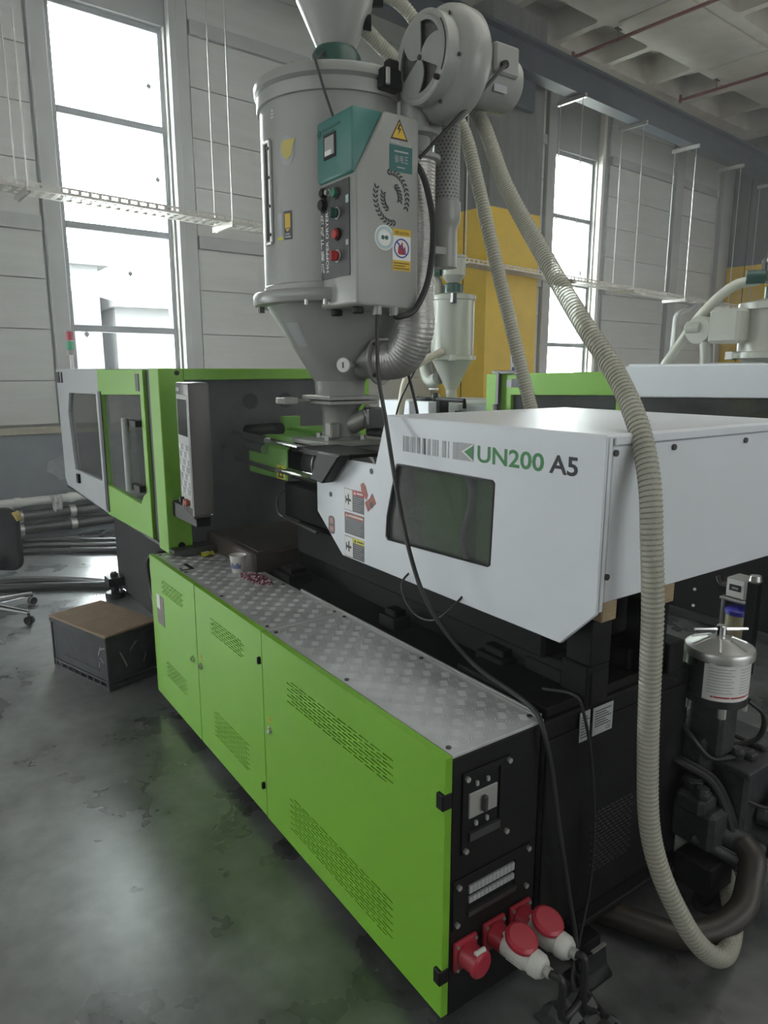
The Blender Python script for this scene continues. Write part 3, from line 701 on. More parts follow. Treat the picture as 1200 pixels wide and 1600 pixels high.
build(MB().box(-2.66, -2.30, 1.40, 1.60, 1.412, 1.43), 'chute_neck', BLACK, ma, bevel=0.003)

# white injection cover
CY = 1.45; CX = -1.113
def cov(p): return p
outer = [(-2.575, 1.162), (-2.375, 1.010), (-1.228, 1.008), (CX, 1.125), (CX, 1.587), (-2.07, 1.587), (-2.135, 1.408), (-2.575, 1.402)]
wn = [(-1.995, 1.425), (-1.515, 1.428), (-1.505, 1.42), (-1.515, 1.165), (-1.525, 1.158), (-2.055, 1.137), (-2.068, 1.15), (-2.062, 1.225), (-2.005, 1.418)]
cv = build(MB().prism(outer, 'y', CY, CY + .012, [wn]), 'cover_front', WHITE, ma, bevel=0.003)
cv.name = 'injection_cover'; WL['injection_cover'] = WL['cover_front']
build(MB().prism([(-2.575, 1.162), (CX - .015, 1.162), (CX - .015, 1.587), (-2.07, 1.587), (-2.135, 1.408), (-2.575, 1.402)], 'y', 2.388, 2.40, [[(-2.0, 1.50), (-1.3, 1.50), (-1.3, 1.20), (-2.0, 1.20)]]), 'cover_back', WHITE, cv)  # opening added in the unseen back to let light inside the cover
build(MB().box(-2.07, CX, CY, 2.400, 1.580, 1.592), 'cover_top', WHITE, cv, bevel=0.004)
build(MB().box(CX - .012, CX, CY + .004, CY + .026, 1.127, 1.587), 'cover_edge', WHITE, cv, bevel=0.003)
build(MB().box(CX - .014, CX - .002, CY + .028, 2.400, 1.150, 1.562), 'rear_panel', WHITE, cv, bevel=0.003)
build(MB().box(CX - .014, CX + .002, CY + .032, 2.400, 1.564, 1.588), 'top_lip', WHITE, cv, bevel=0.003)
build(MB().prism([(-2.07, 1.592), (-2.135, 1.408), (-2.123, 1.404), (-2.06, 1.580)], 'y', CY + .012, 1.56), 'cover_slope', WHITE, cv)
build(MB().prism([(a * 1.0, b) for a, b in [(-2.012, 1.436), (-1.50, 1.440), (-1.50, 1.150), (-2.075, 1.125), (-2.078, 1.225)]], 'y', CY + .013, CY + .017), 'cover_pane', TINT, cv)
build(MB().prism(wn, 'y', CY - .001, CY + .004, [[(x * .978 - .0385, z * .965 + .0447) for x, z in wn]]), 'pane_gasket', BLACK, cv)
for y, z in ((1.487, 1.545), (1.735, 1.545), (2.10, 1.543), (1.482, 1.222)):
    build(MB().cyl((CX - .002, y, z), (CX + .004, y, z), .0085, n=12), 'screw', DARKM, cv)
for x, z in ((-2.16, 1.38), (-2.46, 1.25), (-2.16, 1.252)):
    build(MB().cyl((x, CY, z), (x, CY - .0015, z), .011, n=14), 'bolt_hole', INKB, cv)
# machinery behind the cover's pane
build(MB().box(-2.06, -1.72, 1.52, 1.9, 1.07, 1.46), 'drive_housing', GREEN, ma, bevel=0.01)
build(MB().box(-1.70, -1.30, 1.55, 1.95, 1.07, 1.44), 'drive_housing', GREEND, ma, bevel=0.01)
build(MB().tube(spath([(-1.72, 1.53, 1.42), (-1.68, 1.52, 1.35), (-1.72, 1.52, 1.2), (-1.7, 1.54, 1.1)], 5), .012, 8), 'inner_hose', GREYPL, ma)
build(MB().box(-2.06, -1.5, 1.53, 1.56, 1.06, 1.13), 'dusty_sill', GREYPL, ma)
# lettering: bars, arrow, UN200 A5
bx_ = [0.0, .022, .052, .075, .118, .147, .170, .203, .222, .255, .300, .345, .395, .422, .450, .495]
bw_ = [.010, .024, .010, .033, .012, .026, .008, .028, .014, .026, .036, .014, .026, .009, .008, .040]
x = -1.962; k_ = 0.30 / .56
for i in range(16):
    a = x + bx_[i] * k_
    build(MB().box(a, a + bw_[i] * k_, CY - .0012, CY, 1.4735 + .012 * 0, 1.527), 'printed_bar', LABELG, cv)
build(MB().box(-1.675, -1.601, CY - .0010, CY, 1.474, 1.5285), 'printed_block', LABELG, cv)
build(MB().prism([(-1.655, 1.5015), (-1.601, 1.474), (-1.601, 1.529)], 'y', CY - .0016, CY - .0010), 'printed_arrow_edge', LABELW, cv)
build(MB().prism([(-1.642, 1.5015), (-1.601, 1.4795), (-1.601, 1.5235)], 'y', CY - .0022, CY - .0016), 'printed_arrow', INKG, cv)
text('UN200', 'model_lettering', INKG, cv, (-1.583, CY, 1.4775), '-y', .0505, .268, bold=.022)
text('A5', 'model_lettering', INKB, cv, (-1.296, CY, 1.4785), '-y', .0505, .098, bold=.022)
# warning decals
def decal(x0, x1, z0, z1, head, txt, pic):
    d = plate('warning_decal', DGREY, cv, '-y', x0, x1, z0, z1, CY, .0010)
    h = (z1 - z0)
    xs = x0 + (x1 - x0) * .44 if pic else x0
    build(MB().box(xs, x1, CY - .0016, CY - .0010, z1 - h * .24, z1), 'decal_heading', head, d)
    build(MB().prism([(xs + .008, z1 - h * .19), (xs + .024, z1 - h * .19), (xs + .016, z1 - h * .05)], 'y', CY - .0020, CY - .0016), 'warning_triangle', INKB if head is YELG else LABELW, d)
    build(MB().box(xs + .030, x1 - .006, CY - .0020, CY - .0016, z1 - h * .16, z1 - h * .09), 'heading_line', INKB if head is YELG else LABELW, d)
    for k in range(6):
        z = z1 - h * (.32 + .11 * k)
        build(MB().box(xs + .005, x1 - .006 - .010 * (k % 3), CY - .0014, CY - .0010, z - .0014, z), 'print_line', LABELG, d)
    if pic:
        build(MB().box(x0 + .002, xs - .002, CY - .0016, CY - .0010, z0 + .002, z1 - .002), 'pictogram_field', LABELW, d)
        xc = (x0 + xs) / 2; zc = (z0 + z1) / 2
        build(MB().box(xc - .018, xc + .018, CY - .0022, CY - .0016, zc - .006, zc + .004).box(xc - .004, xc + .004, CY - .0022, CY - .0016, zc - .02, zc + .022).box(xc - .022, xc - .016, CY - .0022, CY - .0016, zc - .016, zc + .014), 'pictogram', INKB, d)
decal(-2.352, -2.212, 1.205, 1.292, INKR, '', True)
decal(-2.352, -2.212, 1.110, 1.196, REDBR, '', False)
decal(-2.352, -2.212, 1.016, 1.100, YELG, '', True)
build(MB().prism([(-2.20, 1.318), (-2.215, 1.33), (-2.235, 1.320), (-2.225, 1.285), (-2.195, 1.265), (-2.185, 1.285)], 'y', CY - .0012, CY), 'torn_sticker', REDBR, cv)
build(MB().prism([(-2.205, 1.255), (-2.185, 1.222), (-2.130, 1.262), (-2.155, 1.297), (-2.172, 1.275)], 'y', CY - .0013, CY), 'torn_sticker', REDBR, cv)
build(MB().prism(rrect(-2.480, -2.432, 1.085, 1.160, .016), 'y', CY - .0012, CY), 'faded_sticker', DARKBR, cv)
build(MB().prism(rrect(-2.472, -2.440, 1.095, 1.118, .006), 'y', CY - .0016, CY - .0012).prism(rrect(-2.470, -2.442, 1.128, 1.152, .010), 'y', CY - .0016, CY - .0012), 'faded_print', PINKW, cv)

# control panel on the green column
cpn = MB(); a6 = R(6.1)
cpn.M = Matrix(((math.cos(a6), -math.sin(-a6), 0, -3.052), (-math.sin(a6), math.cos(a6), 0, 1.082), (0, 0, 1, 0), (0, 0, 0, 1)))
PM = cpn.M
def PB():
    m = MB(); m.M = PM; return m
cp_ = build(PB().prism([(-.235, 1.105), (-.02, 1.085), (0, 1.10), (0, 1.685), (-.01, 1.695), (-.235, 1.695)], 'y', 0, .095), 'control_panel', PANELG, ma, bevel=0.008, seg=2)
build(PB().box(-.222, -.018, -.002, 0, 1.130, 1.640), 'panel_face', PANELF, cp_, bevel=0.001)
build(PB().box(-.205, -.032, -.004, -.002, 1.455, 1.620), 'screen', SCREEN, cp_, bevel=0.001)
for r in range(7):
    for c in range(6):
        x0 = -.204 + c * .029; z0 = 1.415 - r * .034
        build(PB().box(x0, x0 + .023, -.0045, -.002, z0 - .024, z0), 'key', LABELG if (r + c) % 3 else LABELW, cp_)
for x, m in ((-.175, BLACK), (-.105, REDBR), (-.07, REDBR)):
    build(PB().cyl((x, -.002, 1.150), (x, -.022, 1.150), .015, n=16), 'button', m, cp_, bevel=0.002)
build(PB().box(-.225, -.165, -.001, 0, 1.655, 1.672), 'name_plate', LABELG, cp_)
build(MB().box(-3.50, -3.16, 1.13, 1.20, 1.02, 1.10).cyl((-3.17, 1.15, 1.06), (-3.17, 1.15, 1.12), .03, n=14), 'panel_arm', BLACK, ma, bevel=0.004)

# oil filter canister behind the bed
FX, FY = -1.150, 2.140
of = build(MB().lathe([(.092, .700), (.096, .705), (.096, .845)], (FX, FY, 0), 36), 'oil_filter', STEEL, ma)
build(MB().lathe([(.088, .685), (.099, .690), (.099, .712), (.09, .715)], (FX, FY, 0), 36), 'rubber_ring', RUBBER, of)
build(MB().lathe([(.107, .842), (.108, .862), (.104, .870), (.092, .873), (.045, .893), (.022, .898), (.001, .898)], (FX, FY, 0), 40), 'filter_lid', ZINC, of)
lm = MB()
for k in range(6):
    a = k * math.pi / 3; d = Vector((math.cos(a), math.sin(a), 0)); q = Vector((FX, FY, 0))
    lm.tube([q + d * .035 + Vector((0, 0, .897)), q + d * .090 + Vector((0, 0, .874))], .005, 6)
build(lm, 'lid_ribs', ZINC, of)
build(MB().cyl((FX, FY, .895), (FX, FY, .938), .016, n=14), 'handle_hub', CHROME, of, bevel=0.002)
rd = Vector((math.cos(R(55)), math.sin(R(55)), 0))
build(MB().cyl(Vector((FX, FY, .925)) - rd * .088, Vector((FX, FY, .925)) + rd * .085, .0055, n=10), 'tee_handle', CHROME, of)
def wrap(name, m, a0, a1, z0, z1, r, n=14):
    q = MB(); vs_ = []
    for i in range(n + 1):
        a = R(a0 + (a1 - a0) * i / n)
        for z in (z0, z1): vs_.append((FX + r * math.cos(a), FY + r * math.sin(a), z))
    q.add(vs_, [(2 * i, 2 * i + 2, 2 * i + 3, 2 * i + 1) for i in range(n)])
    return build(q, name, m, of)
wrap('filter_label', LABELW, -85, 55, .715, .835, .0968)
wrap('filter_label', LABELW, -205, -128, .715, .835, .0968)
for k in range(9):
    wrap('print_line', LABELG, -78, -30 - 6 * (k % 2), .742 + k * .010, .7445 + k * .010, .0974, 6)
    wrap('print_line', LABELG, -18, 30 - 7 * (k % 3), .742 + k * .010, .7445 + k * .010, .0974, 6)
wrap('print_line', INKR, -70, 40, .726, .731, .0974, 8)
build(MB().box(FX - .06, FX + .06, FY - .05, FY + .05, .50, .69).box(FX - .11, FX + .02, FY - .07, FY + .03, .42, .56), 'filter_head', PUMP, ma, bevel=0.012)
for dx, dy in ((.06, -.06), (.07, .05), (-.06, -.075)):
    build(MB().cyl((FX + dx, FY + dy, .655), (FX + dx, FY + dy, .69), .014, n=10), 'clamp_knob', ZINC, ma)
build(MB().tube(spath([(FX + .08, FY + .06, .69), (FX + .115, FY + .10, .64), (FX + .10, FY + .11, .55), (FX + .03, FY + .06, .50)], 6), .009, 8), 'filter_hose', RUBBER, ma)
# pump unit
pu = build(MB().box(-1.36, -1.02, 2.15, 2.44, .16, .455), 'pump_motor', PUMP, ma, bevel=0.012)
build(MB().box(-1.38, -1.005, 2.13, 2.46, .455, .478), 'motor_plate', PUMP, pu, bevel=0.005)
build(MB().box(-1.28, -1.10, 2.22, 2.26, .478, .512).box(-1.25, -1.05, 2.30, 2.33, .478, .50).box(-1.12, -1.04, 2.21, 2.25, .478, .50), 'plate_fitting', PUMP, pu, bevel=0.005)
build(MB().box(-1.03, -.90, 2.30, 2.62, .22, .40), 'blue_motor', BLUEV, ma, bevel=0.015)
build(MB().cyl((-1.0, 2.46, .34), (-.84, 2.44, .30), .06, n=18), 'motor_end', BLUEV, ma, bevel=0.006)
vb = build(MB().box(-1.20, -1.05, 2.02, 2.16, .20, .34).box(-1.18, -1.08, 2.0, 2.10, .32, .39), 'valve_block', PUMP, ma, bevel=0.015)
build(MB().cyl((-1.17, 2.06, .27), (-1.00, 2.17, .21), .040, n=16).cyl((-1.00, 2.17, .21), (-.965, 2.195, .198), .026, n=14), 'solenoid', PUMP, vb, bevel=0.004)
build(MB().cyl((-1.12, 2.02, .235), (-1.0, 2.10, .18), .019, n=12).cyl((-1.0, 2.10, .18), (-.975, 2.117, .17), .012, n=10), 'sensor_plug', PUMP, vb, bevel=0.003)
build(MB().cyl((-1.08, 2.22, .20), (-.93, 2.28, .19), .050, n=18).cyl((-.97, 2.26, .19), (-.88, 2.30, .185), .058, n=18), 'hose_fitting', PUMP, ma, bevel=0.006)
build(MB().cyl((-.90, 2.24, .17), (-.86, 2.30, .18), .05, n=16), 'hose_clamp', ZINC, ma)
build(MB().box(-1.16, -1.03, 2.0, 2.14, .06, .17).box(-1.08, -1.04, 2.02, 2.06, .02, .10), 'pump_foot', BED, ma, bevel=0.006)
build(MB().cyl((-1.06, 2.05, 0.0), (-1.06, 2.05, .12), .014, n=10).cyl((-1.06, 2.05, 0), (-1.06, 2.05, .018), .045, n=16), 'levelling_screw', PUMP, ma)
for k, o in enumerate((0, .022)):
    build(MB().tube(spath([(-1.24, 2.02 + o, .475), (-1.17, 2.02 + o, .475), (-1.10, 2.07 + o, .43), (-1.06, 2.11 + o, .33), (-1.03, 2.14 + o, .22), (-.99, 2.19 + o, .175), (-.96, 2.25, .19), (-.93, 2.28 + o, .24)], 6), .012, 8), 'hydraulic_line', RUBBER if k else CABLE, ma)
build(MB().tube(spath([(-1.03, 2.17, .36), (-.98, 2.22, .34), (-.93, 2.29, .36), (-.87, 2.36, .42)], 6), .006, 6), 'signal_cable', CABLE, ma)
build(MB().tube(spath([(-1.0, 2.12, .176), (-.965, 2.135, .145), (-.955, 2.155, .155), (-.965, 2.17, .19)], 5), .007, 6), 'signal_cable', RUBBER, ma)
build(MB().tube(spath([(-1.32, 1.66, .052), (-1.20, 1.70, .052), (-1.08, 1.757, .052), (-1.009, 1.810, .048), (-.955, 1.905, .058), (-.929, 2.009, .095), (-.948, 2.085, .145), (-.968, 2.13, .20), (-1.01, 2.145, .225)], 7), .040, 14), 'suction_hose', DARKHOSE, ma)
for k, (p, q, r_, n_) in enumerate((((-1.10, 2.03, .345), (-1.10, 2.03, .42), .022, 6), ((-1.15, 2.06, .38), (-1.15, 2.06, .43), .030, 14), ((-1.02, 2.24, .29), (-.95, 2.27, .29), .035, 8), ((-.97, 2.27, .27), (-.97, 2.27, .345), .024, 6), ((-1.04, 2.17, .12), (-.98, 2.20, .10), .026, 10), ((-1.08, 2.19, .47), (-1.08, 2.19, .52), .020, 8), ((-1.30, 2.20, .478), (-1.30, 2.20, .55), .028, 12))):
    build(MB().cyl(p, q, r_, n=n_).cyl(Vector(p).lerp(Vector(q), .55), Vector(p).lerp(Vector(q), .85), r_ * 1.25, n=6), 'pipe_fitting', ZINC if k == 3 else PUMP, ma, bevel=0.002)
build(MB().tube(spath([(-1.22, 2.06, .60), (-1.16, 2.05, .56), (-1.12, 2.09, .50), (-1.09, 2.16, .49), (-1.06, 2.25, .495)], 5), .009, 8), 'hydraulic_line', CABLE, ma)
# signal tower above the grey guard
st = build(MB().cyl((-6.03, 1.22, 1.757), (-6.03, 1.22, 1.865), .012, n=10), 'signal_tower', ZINC, ma)
for z, m in ((1.865, GREYPL), (1.905, LAMPG), (1.975, LAMPR)):
    build(MB().cyl((-6.03, 1.22, z), (-6.03, 1.22, z + (.038 if m is GREYPL else .066)), .030, n=18), 'signal_lamp' if m is not GREYPL else 'tower_base', m, st, bevel=0.003)
build(MB().cyl((-6.03, 1.22, 2.041), (-6.03, 1.22, 2.052), .031, n=18), 'tower_cap', GREYPL, st)

# ------------------------------------------------------------------ hopper dryer on the machine's feed throat
AXX, AXY = -2.82, 1.72
AC = (AXX, AXY, 0)
hd = thing('hopper_dryer', 'large grey hopper dryer with round barrel and cone standing on the feed throat', 'hopper dryer', (AXX, AXY, 1.437))
build(MB().lathe([(.098, 1.437), (.098, 1.447), (.086, 1.452), (.083, 1.47), (.083, 1.555), (.090, 1.58), (.104, 1.598)], AC, 28), 'throat_tube', CAST, hd)
for k in range(4):
    a = k * math.pi / 2 + .5
    build(MB().cyl((AXX + .118 * math.cos(a), AXY + .118 * math.sin(a), 1.437), (AXX + .118 * math.cos(a), AXY + .118 * math.sin(a), 1.458), .016, n=6), 'flange_nut', ZINC, hd)
build(MB().cyl((AXX + .06, AXY + .02, 1.50), (AXX + .14, AXY + .07, 1.545), .042, n=18).cyl((AXX + .14, AXY + .07, 1.545), (AXX + .15, AXY + .076, 1.551), .052, n=18), 'side_port', CAST, hd, bevel=0.003)
build(MB().box(AXX + .14, AXX + .20, AXY + .03, AXY + .12, 1.49, 1.585).cyl((AXX + .10, AXY + .09, 1.47), (AXX + .24, AXY + .10, 1.47), .022, n=10), 'port_clamp', DARKM, hd, bevel=0.006)
build(MB().box(AXX + .035, AXX + .09, AXY - .105, AXY - .055, 1.445, 1.515), 'sight_block', CAST, hd, bevel=0.006)
build(MB().box(AXX - .125, AXX + .125, AXY - .125, AXY + .125, 1.598, 1.614).box(AXX - .130, AXX + .130, AXY - .130, AXY + .130, 1.618, 1.636), 'slide_gate', CAST, hd, bevel=0.002)
build(MB().box(AXX - .10, AXX - .04, AXY - .26, AXY - .13, 1.606, 1.618).box(AXX - .115, AXX - .03, AXY - .275, AXY - .20, 1.598, 1.628), 'slide_handle', GREYPL, hd, bevel=0.005)
co = build(MB().lathe([(.112, 1.636), (.118, 1.70), (.325, 2.030)], AC, 56), 'cone', HOPP, hd, angle=25)
build(MB().lathe([(.33, 2.022), (.374, 2.024), (.380, 2.032), (.380, 2.066), (.374, 2.074), (.33, 2.076)], AC, 64), 'barrel_flange', HOPP, hd, angle=50)
ba = build(MB().lathe([(.330, 2.060), (.330, 2.10), (.3265, 2.104), (.3265, 2.82)], AC, 64), 'barrel', HOPP, hd)
build(MB().lathe([(.327, 2.805), (.338, 2.807), (.340, 2.815), (.340, 2.853), (.333, 2.858), (.340, 2.863), (.349, 2.868), (.350, 2.895), (.343, 2.905), (.20, 2.93), (.001, 2.935)], AC, 64), 'barrel_lid', HOPP, hd, angle=40)
def on_barrel(name, m, a0, a1, z0, z1, r, parent, n=8, th=0.0):
    q = MB(); v = []
    for i in range(n + 1):
        a = R(a0 + (a1 - a0) * i / n)
        for z in (z0, z1): v.append((AXX + r * math.cos(a), AXY + r * math.sin(a), z))
    q.add(v, [(2 * i, 2 * i + 2, 2 * i + 3, 2 * i + 1) for i in range(n)])
    return build(q, name, m, parent)
# sight glass strip, stickers
def bp(a, z, r): return Vector((AXX + r * math.cos(R(a)), AXY + r * math.sin(R(a)), z))
sgf = MB()
for a in (-96.5, -87.0):
    sgf.tube([bp(a, 2.27, .332), bp(a, 2.66, .332)], .009, 8)
for z in (2.27, 2.66):
    sgf.tube([bp(-96.5, z, .332), bp(-92, z, .333), bp(-87, z, .332)], .009, 8)
sg_ = build(sgf, 'sight_glass_frame', ZINC, hd)
on_barrel('sight_glass', SCREEN, -96.5, -87, 2.27, 2.66, .3285, sg_)
for k in range(4):
    build(MB().ball(bp(-87, 2.30 + k * .11, .341), .007, 6), 'frame_bolt', DARKM, sg_)
e_ = MB(); cen = bp(-69, 2.605, .3275); un = Vector((math.cos(R(-69)), math.sin(R(-69)), 0)); ut = Vector((-un.y, un.x, 0))
def bpt(da, dz, r=.3280): return bp(-69 + math.degrees(da / .3275), 2.605 + dz, r)
e_.add([bpt(.038 * math.cos(R(k * 12)), .055 * math.sin(R(k * 12))) for k in range(30)], [tuple(range(30))])
build(e_, 'round_sticker', LABELG, ba, fix=False)
e_ = MB(); pts = [(-.030, .028), (-.012, .040), (.018, .038), (.044, .040), (.030, .012), (.022, -.022), (-.002, -.035), (-.026, -.012)]
e_.add([bpt(a, b, .3288) for a, b in pts], [tuple(range(8))]); build(e_, 'yellow_emblem', mat('dull_yellow_print', (0.50, 0.42, 0.10), .5), ba, fix=False)
on_barrel('warning_sticker', DGREY, -73.5, -66, 2.270, 2.380, .3282, ba)
on_barrel('sticker_field', YEL, -72.3, -67.2, 2.315, 2.370, .3288, ba)
e_ = MB(); e_.add([bp(-72.0, 2.312, .3290), bp(-67.6, 2.312, .3290), bp(-69.8, 2.300, .3290)], [(0, 1, 2)]); build(e_, 'sticker_arrow', YEL, ba, fix=False)
on_barrel('print_line', LABELG, -72.3, -67.2, 2.278, 2.284, .3288, ba); on_barrel('print_line', LABELG, -72.3, -68, 2.289, 2.294, .3288, ba)
on_barrel('white_label', LABELG, -79.5, -75, 2.285, 2.375, .3282, ba); on_barrel('yellow_label', YELG, -80, -75, 2.272, 2.284, .3284, ba)
for k in range(3): on_barrel('scratch_mark', LABELW, -85 + .3 * k, -82.5, 2.74 + .012 * k, 2.746 + .012 * k, .3280, ba, 2)
q = MB(); v = []
for i in range(7):
    a = R(-89 + 18 * i / 6)
    for z in (1.850, 1.948):
        r = .118 + (z - 1.70) / .330 * .207 + .0015; v.append((AXX + r * math.cos(a), AXY + r * math.sin(a), z))
q.add(v, [(2 * i, 2 * i + 2, 2 * i + 3, 2 * i + 1) for i in range(6)]); build(q, 'type_plate', LABELG, co, fix=False)
build(MB().cyl(bp(-100, 2.015, .36), bp(-100, 1.99, .36), .016, n=8), 'flange_bolt', DARKM, hd)
for a in (-52, -40, -25):
    build(MB().cyl(bp(a, 2.03, .368), bp(a, 2.008, .368), .010, n=8), 'flange_bolt', ZINC, hd)
# clamp and hinge of the lid
build(MB().box(AXX - .13, AXX - .03, AXY - .20, AXY - .12, 2.91, 3.00), 'lid_bracket', HOPP, hd, bevel=0.006)
hb = bp(4, 2.855, .350)
build(MB().cbox(hb, (.06, .09, .075)).cbox(hb + Vector((.02, .0, .045)), (.04, .05, .04)), 'lid_latch', BLACK, hd, bevel=0.006)
build(MB().cbox(hb + Vector((.04, -.03, 0)), (.012, .018, .06)), 'latch_lever', ZINC, hd, bevel=0.003)
# control box at its side
BX0, BX1, BY = -2.625, -2.330, 1.500
bo = build(MB().prism([(BY, 2.005), (BY + .012, 1.992), (1.79, 1.985), (1.79, 2.675), (1.775, 2.690), (1.63, 2.690), (BY, 2.462)], 'x', BX0, BX1), 'control_box', HOPP, hd, bevel=0.012, seg=3)
tb = build(MB().prism([(BY - .010, 2.468), (BY - .010, 2.680), (BY, 2.690), (1.630, 2.690), (1.60, 2.640), (BY + .01, 2.455)], 'x', BX0 + .003, BX1 - .014), 'temperature_controller', TEAL, bo, bevel=0.008, seg=2)
plate('display_frame', BLACK, tb, '-y', -2.540, -2.450, 2.540, 2.628, BY - .010, .003, bevel=0.001)
plate('display', GREYPL, tb, '-y', -2.530, -2.462, 2.552, 2.618, BY - .013, .001)
plate('display_digits', LABELW, tb, '-y', -2.528, -2.480, 2.553, 2.570, BY - .014, .001)
build(MB().prism(ngon((-2.575, 2.642), .014, 16), 'y', BY - .0115, BY - .010), 'round_mark', DGREEN, tb)
plate('print_line', DGREEN, tb, '-y', -2.552, -2.42, 2.645, 2.653, BY - .010); plate('print_line', DGREEN, tb, '-y', -2.552, -2.47, 2.632, 2.637, BY - .010)
fp = plate('button_panel', DGREY, bo, '-y', -2.605, -2.372, 2.105, 2.452, BY, .004, bevel=0.001)
def knob(name, x, z, r, m, ring, sel=False):
    k = build(MB().cyl((x, BY - .004, z), (x, BY - .010, z), r * 1.25, n=20), name + '_ring', ring, fp, bevel=0.001)
    if sel:
        build(MB().cyl((x, BY - .010, z), (x, BY - .022, z), r, n=20).cbox((x, BY - .028, z), (r * .6, .022, r * 2.0)), name, m, k, bevel=0.002)
    else:
        build(MB().cyl((x, BY - .010, z), (x, BY - .024, z), r, r * .92, n=20), name, m, k, bevel=0.002)
KG = mat('green_button', (0.02, 0.16, 0.09), 0.35); KR = mat('red_button', (0.40, 0.03, 0.03), 0.35)
knob('knob', -2.550, 2.425, .016, BLACK, BLACK); knob('knob', -2.558, 2.383, .021, BLACK, BLACK)
knob('lamp', -2.515, 2.422, .011, GREYPL, ZINC); knob('push_button', -2.462, 2.412, .018, KG, DARKM)
knob('selector', -2.455, 2.338, .018, DGREEN, ZINC, True); knob('push_button', -2.455, 2.262, .019, KR, BLACK)
knob('selector', -2.455, 2.182, .019, KR, ZINC, True)
plate('small_label', INKLB, fp, '-y', -2.395, -2.376, 2.365, 2.392, BY - .004); plate('small_label', LABELG, fp, '-y', -2.397, -2.378, 2.215, 2.235, BY - .004)
text('\u70ed\n\u98ce\n\u5e72\n\u71e5\n\u673a', 'panel_lettering', LABELW, fp, (-2.600, BY - .004, 2.318), '-y', .041, .040, bold=.006, line=1.12)
text('HOPPER DRYER', 'panel_lettering', LABELW, fp, (-2.526, BY - .004, 2.130), '-y', .0200, .225, bold=.01, axes=((0, 0, 1), (-1, 0, 0)))
# stickers on its side
SX = BX1
def side(name, m, y0, y1, z0, z1, at=SX, t=.0012, parent=None): return plate(name, m, parent or bo, '+x', y0, y1, z0, z1, at, t)
wt = build(MB().prism([(1.655, 2.600), (1.735, 2.600), (1.695, 2.672)], 'x', SX, SX + .0012), 'shock_warning', YEL, bo)
build(MB().prism([(1.655, 2.600), (1.735, 2.600), (1.695, 2.672)], 'x', SX + .0012, SX + .0018, [[(1.662, 2.605), (1.728, 2.605), (1.695, 2.664)]]), 'triangle_edge', INKB, wt)
build(MB().prism([(1.694, 2.655), (1.685, 2.634), (1.695, 2.636), (1.688, 2.614), (1.704, 2.640), (1.694, 2.640), (1.702, 2.655)], 'x', SX + .0012, SX + .0020), 'lightning_mark', INKB, wt)
side('small_label', LABELG, 1.655, 1.695, 2.584, 2.598)
tl = side('teal_label', TEALD, 1.650, 1.757, 2.488, 2.580)
text('\u7701\u7535\u738b', 'label_lettering', LABELG, tl, (SX + .0012, 1.672, 2.522), '+x', .022, .066)
side('print_line', LABELG, 1.672, 1.738, 2.556, 2.562, SX + .0012, .0006, tl); side('print_line', LABELG, 1.685, 1.722, 2.502, 2.506, SX + .0012, .0006, tl)
dl = MB()
def leaf(c, ang_, L=.021, W=.0042):
    d = (math.cos(ang_), math.sin(ang_)); n_ = (-d[1], d[0])
    dl.prism([(c[0] - d[0] * L / 2, c[1] - d[1] * L / 2), (c[0] + n_[0] * W, c[1] + n_[1] * W), (c[0] + d[0] * L / 2, c[1] + d[1] * L / 2), (c[0] - n_[0] * W, c[1] - n_[1] * W)], 'x', SX, SX + .001)
WC = (1.660, 2.392)
for rr, a0, a1, k in ((.074, 100, -20, 12), (.074, 280, 160, 12), (.040, 60, -10, 6), (.040, 240, 165, 6)):
    for i in range(k):
        a = R(a0 + (a1 - a0) * i / (k - 1)); p_ = (WC[0] + rr * math.cos(a), WC[1] + rr * 1.22 * math.sin(a))
        t_ = a - math.pi / 2
        leaf((p_[0] + .006 * math.cos(a), p_[1] + .006 * math.sin(a)), t_ + .65); leaf((p_[0] - .006 * math.cos(a), p_[1] - .006 * math.sin(a)), t_ - .65)
build(dl, 'vent_leaf_pattern', INKB, bo, kind='stuff')
rs = build(MB().prism(ngon((1.628, 2.245), .046, 28), 'x', SX, SX + .001), 'round_seal', LABELW, bo)
build(MB().prism(ngon((1.628, 2.245), .042, 28), 'x', SX + .001, SX + .0015, [ngon((1.628, 2.245), .030, 28)]), 'seal_ring', INKLB, rs)
build(MB().prism(ngon((1.620, 2.246), .008, 12), 'x', SX + .001, SX + .0016).prism(ngon((1.637, 2.246), .008, 12), 'x', SX + .001, SX + .0016), 'seal_mark', TEALD, rs)
fs = side('fire_warning', LABELW, 1.665, 1.752, 2.130, 2.283)
side('yellow_band', YEL, 1.665, 1.752, 2.258, 2.283, SX + .0012, .0006, fs); side('yellow_band', YEL, 1.665, 1.752, 2.130, 2.168, SX + .0012, .0006, fs)
text('\u6ce8\u610f CAUTION', 'label_lettering', INKB, fs, (SX + .0018, 1.672, 2.264), '+x', .010, .070)
for k in range(3): side('print_line', INKB, 1.669, 1.745 - .02 * (k % 2), 2.136 + .010 * k, 2.139 + .010 * k, SX + .0018, .0004, fs)
build(MB().prism(ngon((1.708, 2.213), .036, 28), 'x', SX + .0012, SX + .0022, [ngon((1.708, 2.213), .031, 28)]), 'ban_ring', INKBLUE, fs)
build(MB().prism([(1.690, 2.196), (1.696, 2.190), (1.722, 2.190), (1.729, 2.200), (1.724, 2.222), (1.717, 2.212), (1.711, 2.238), (1.702, 2.222), (1.697, 2.231), (1.692, 2.215)], 'x', SX + .0012, SX + .0020), 'flame_mark', INKR, fs)
build(MB().prism([(1.684, 2.234), (1.688, 2.238), (1.732, 2.192), (1.728, 2.188)], 'x', SX + .0020, SX + .0025), 'ban_bar', INKBLUE, fs)
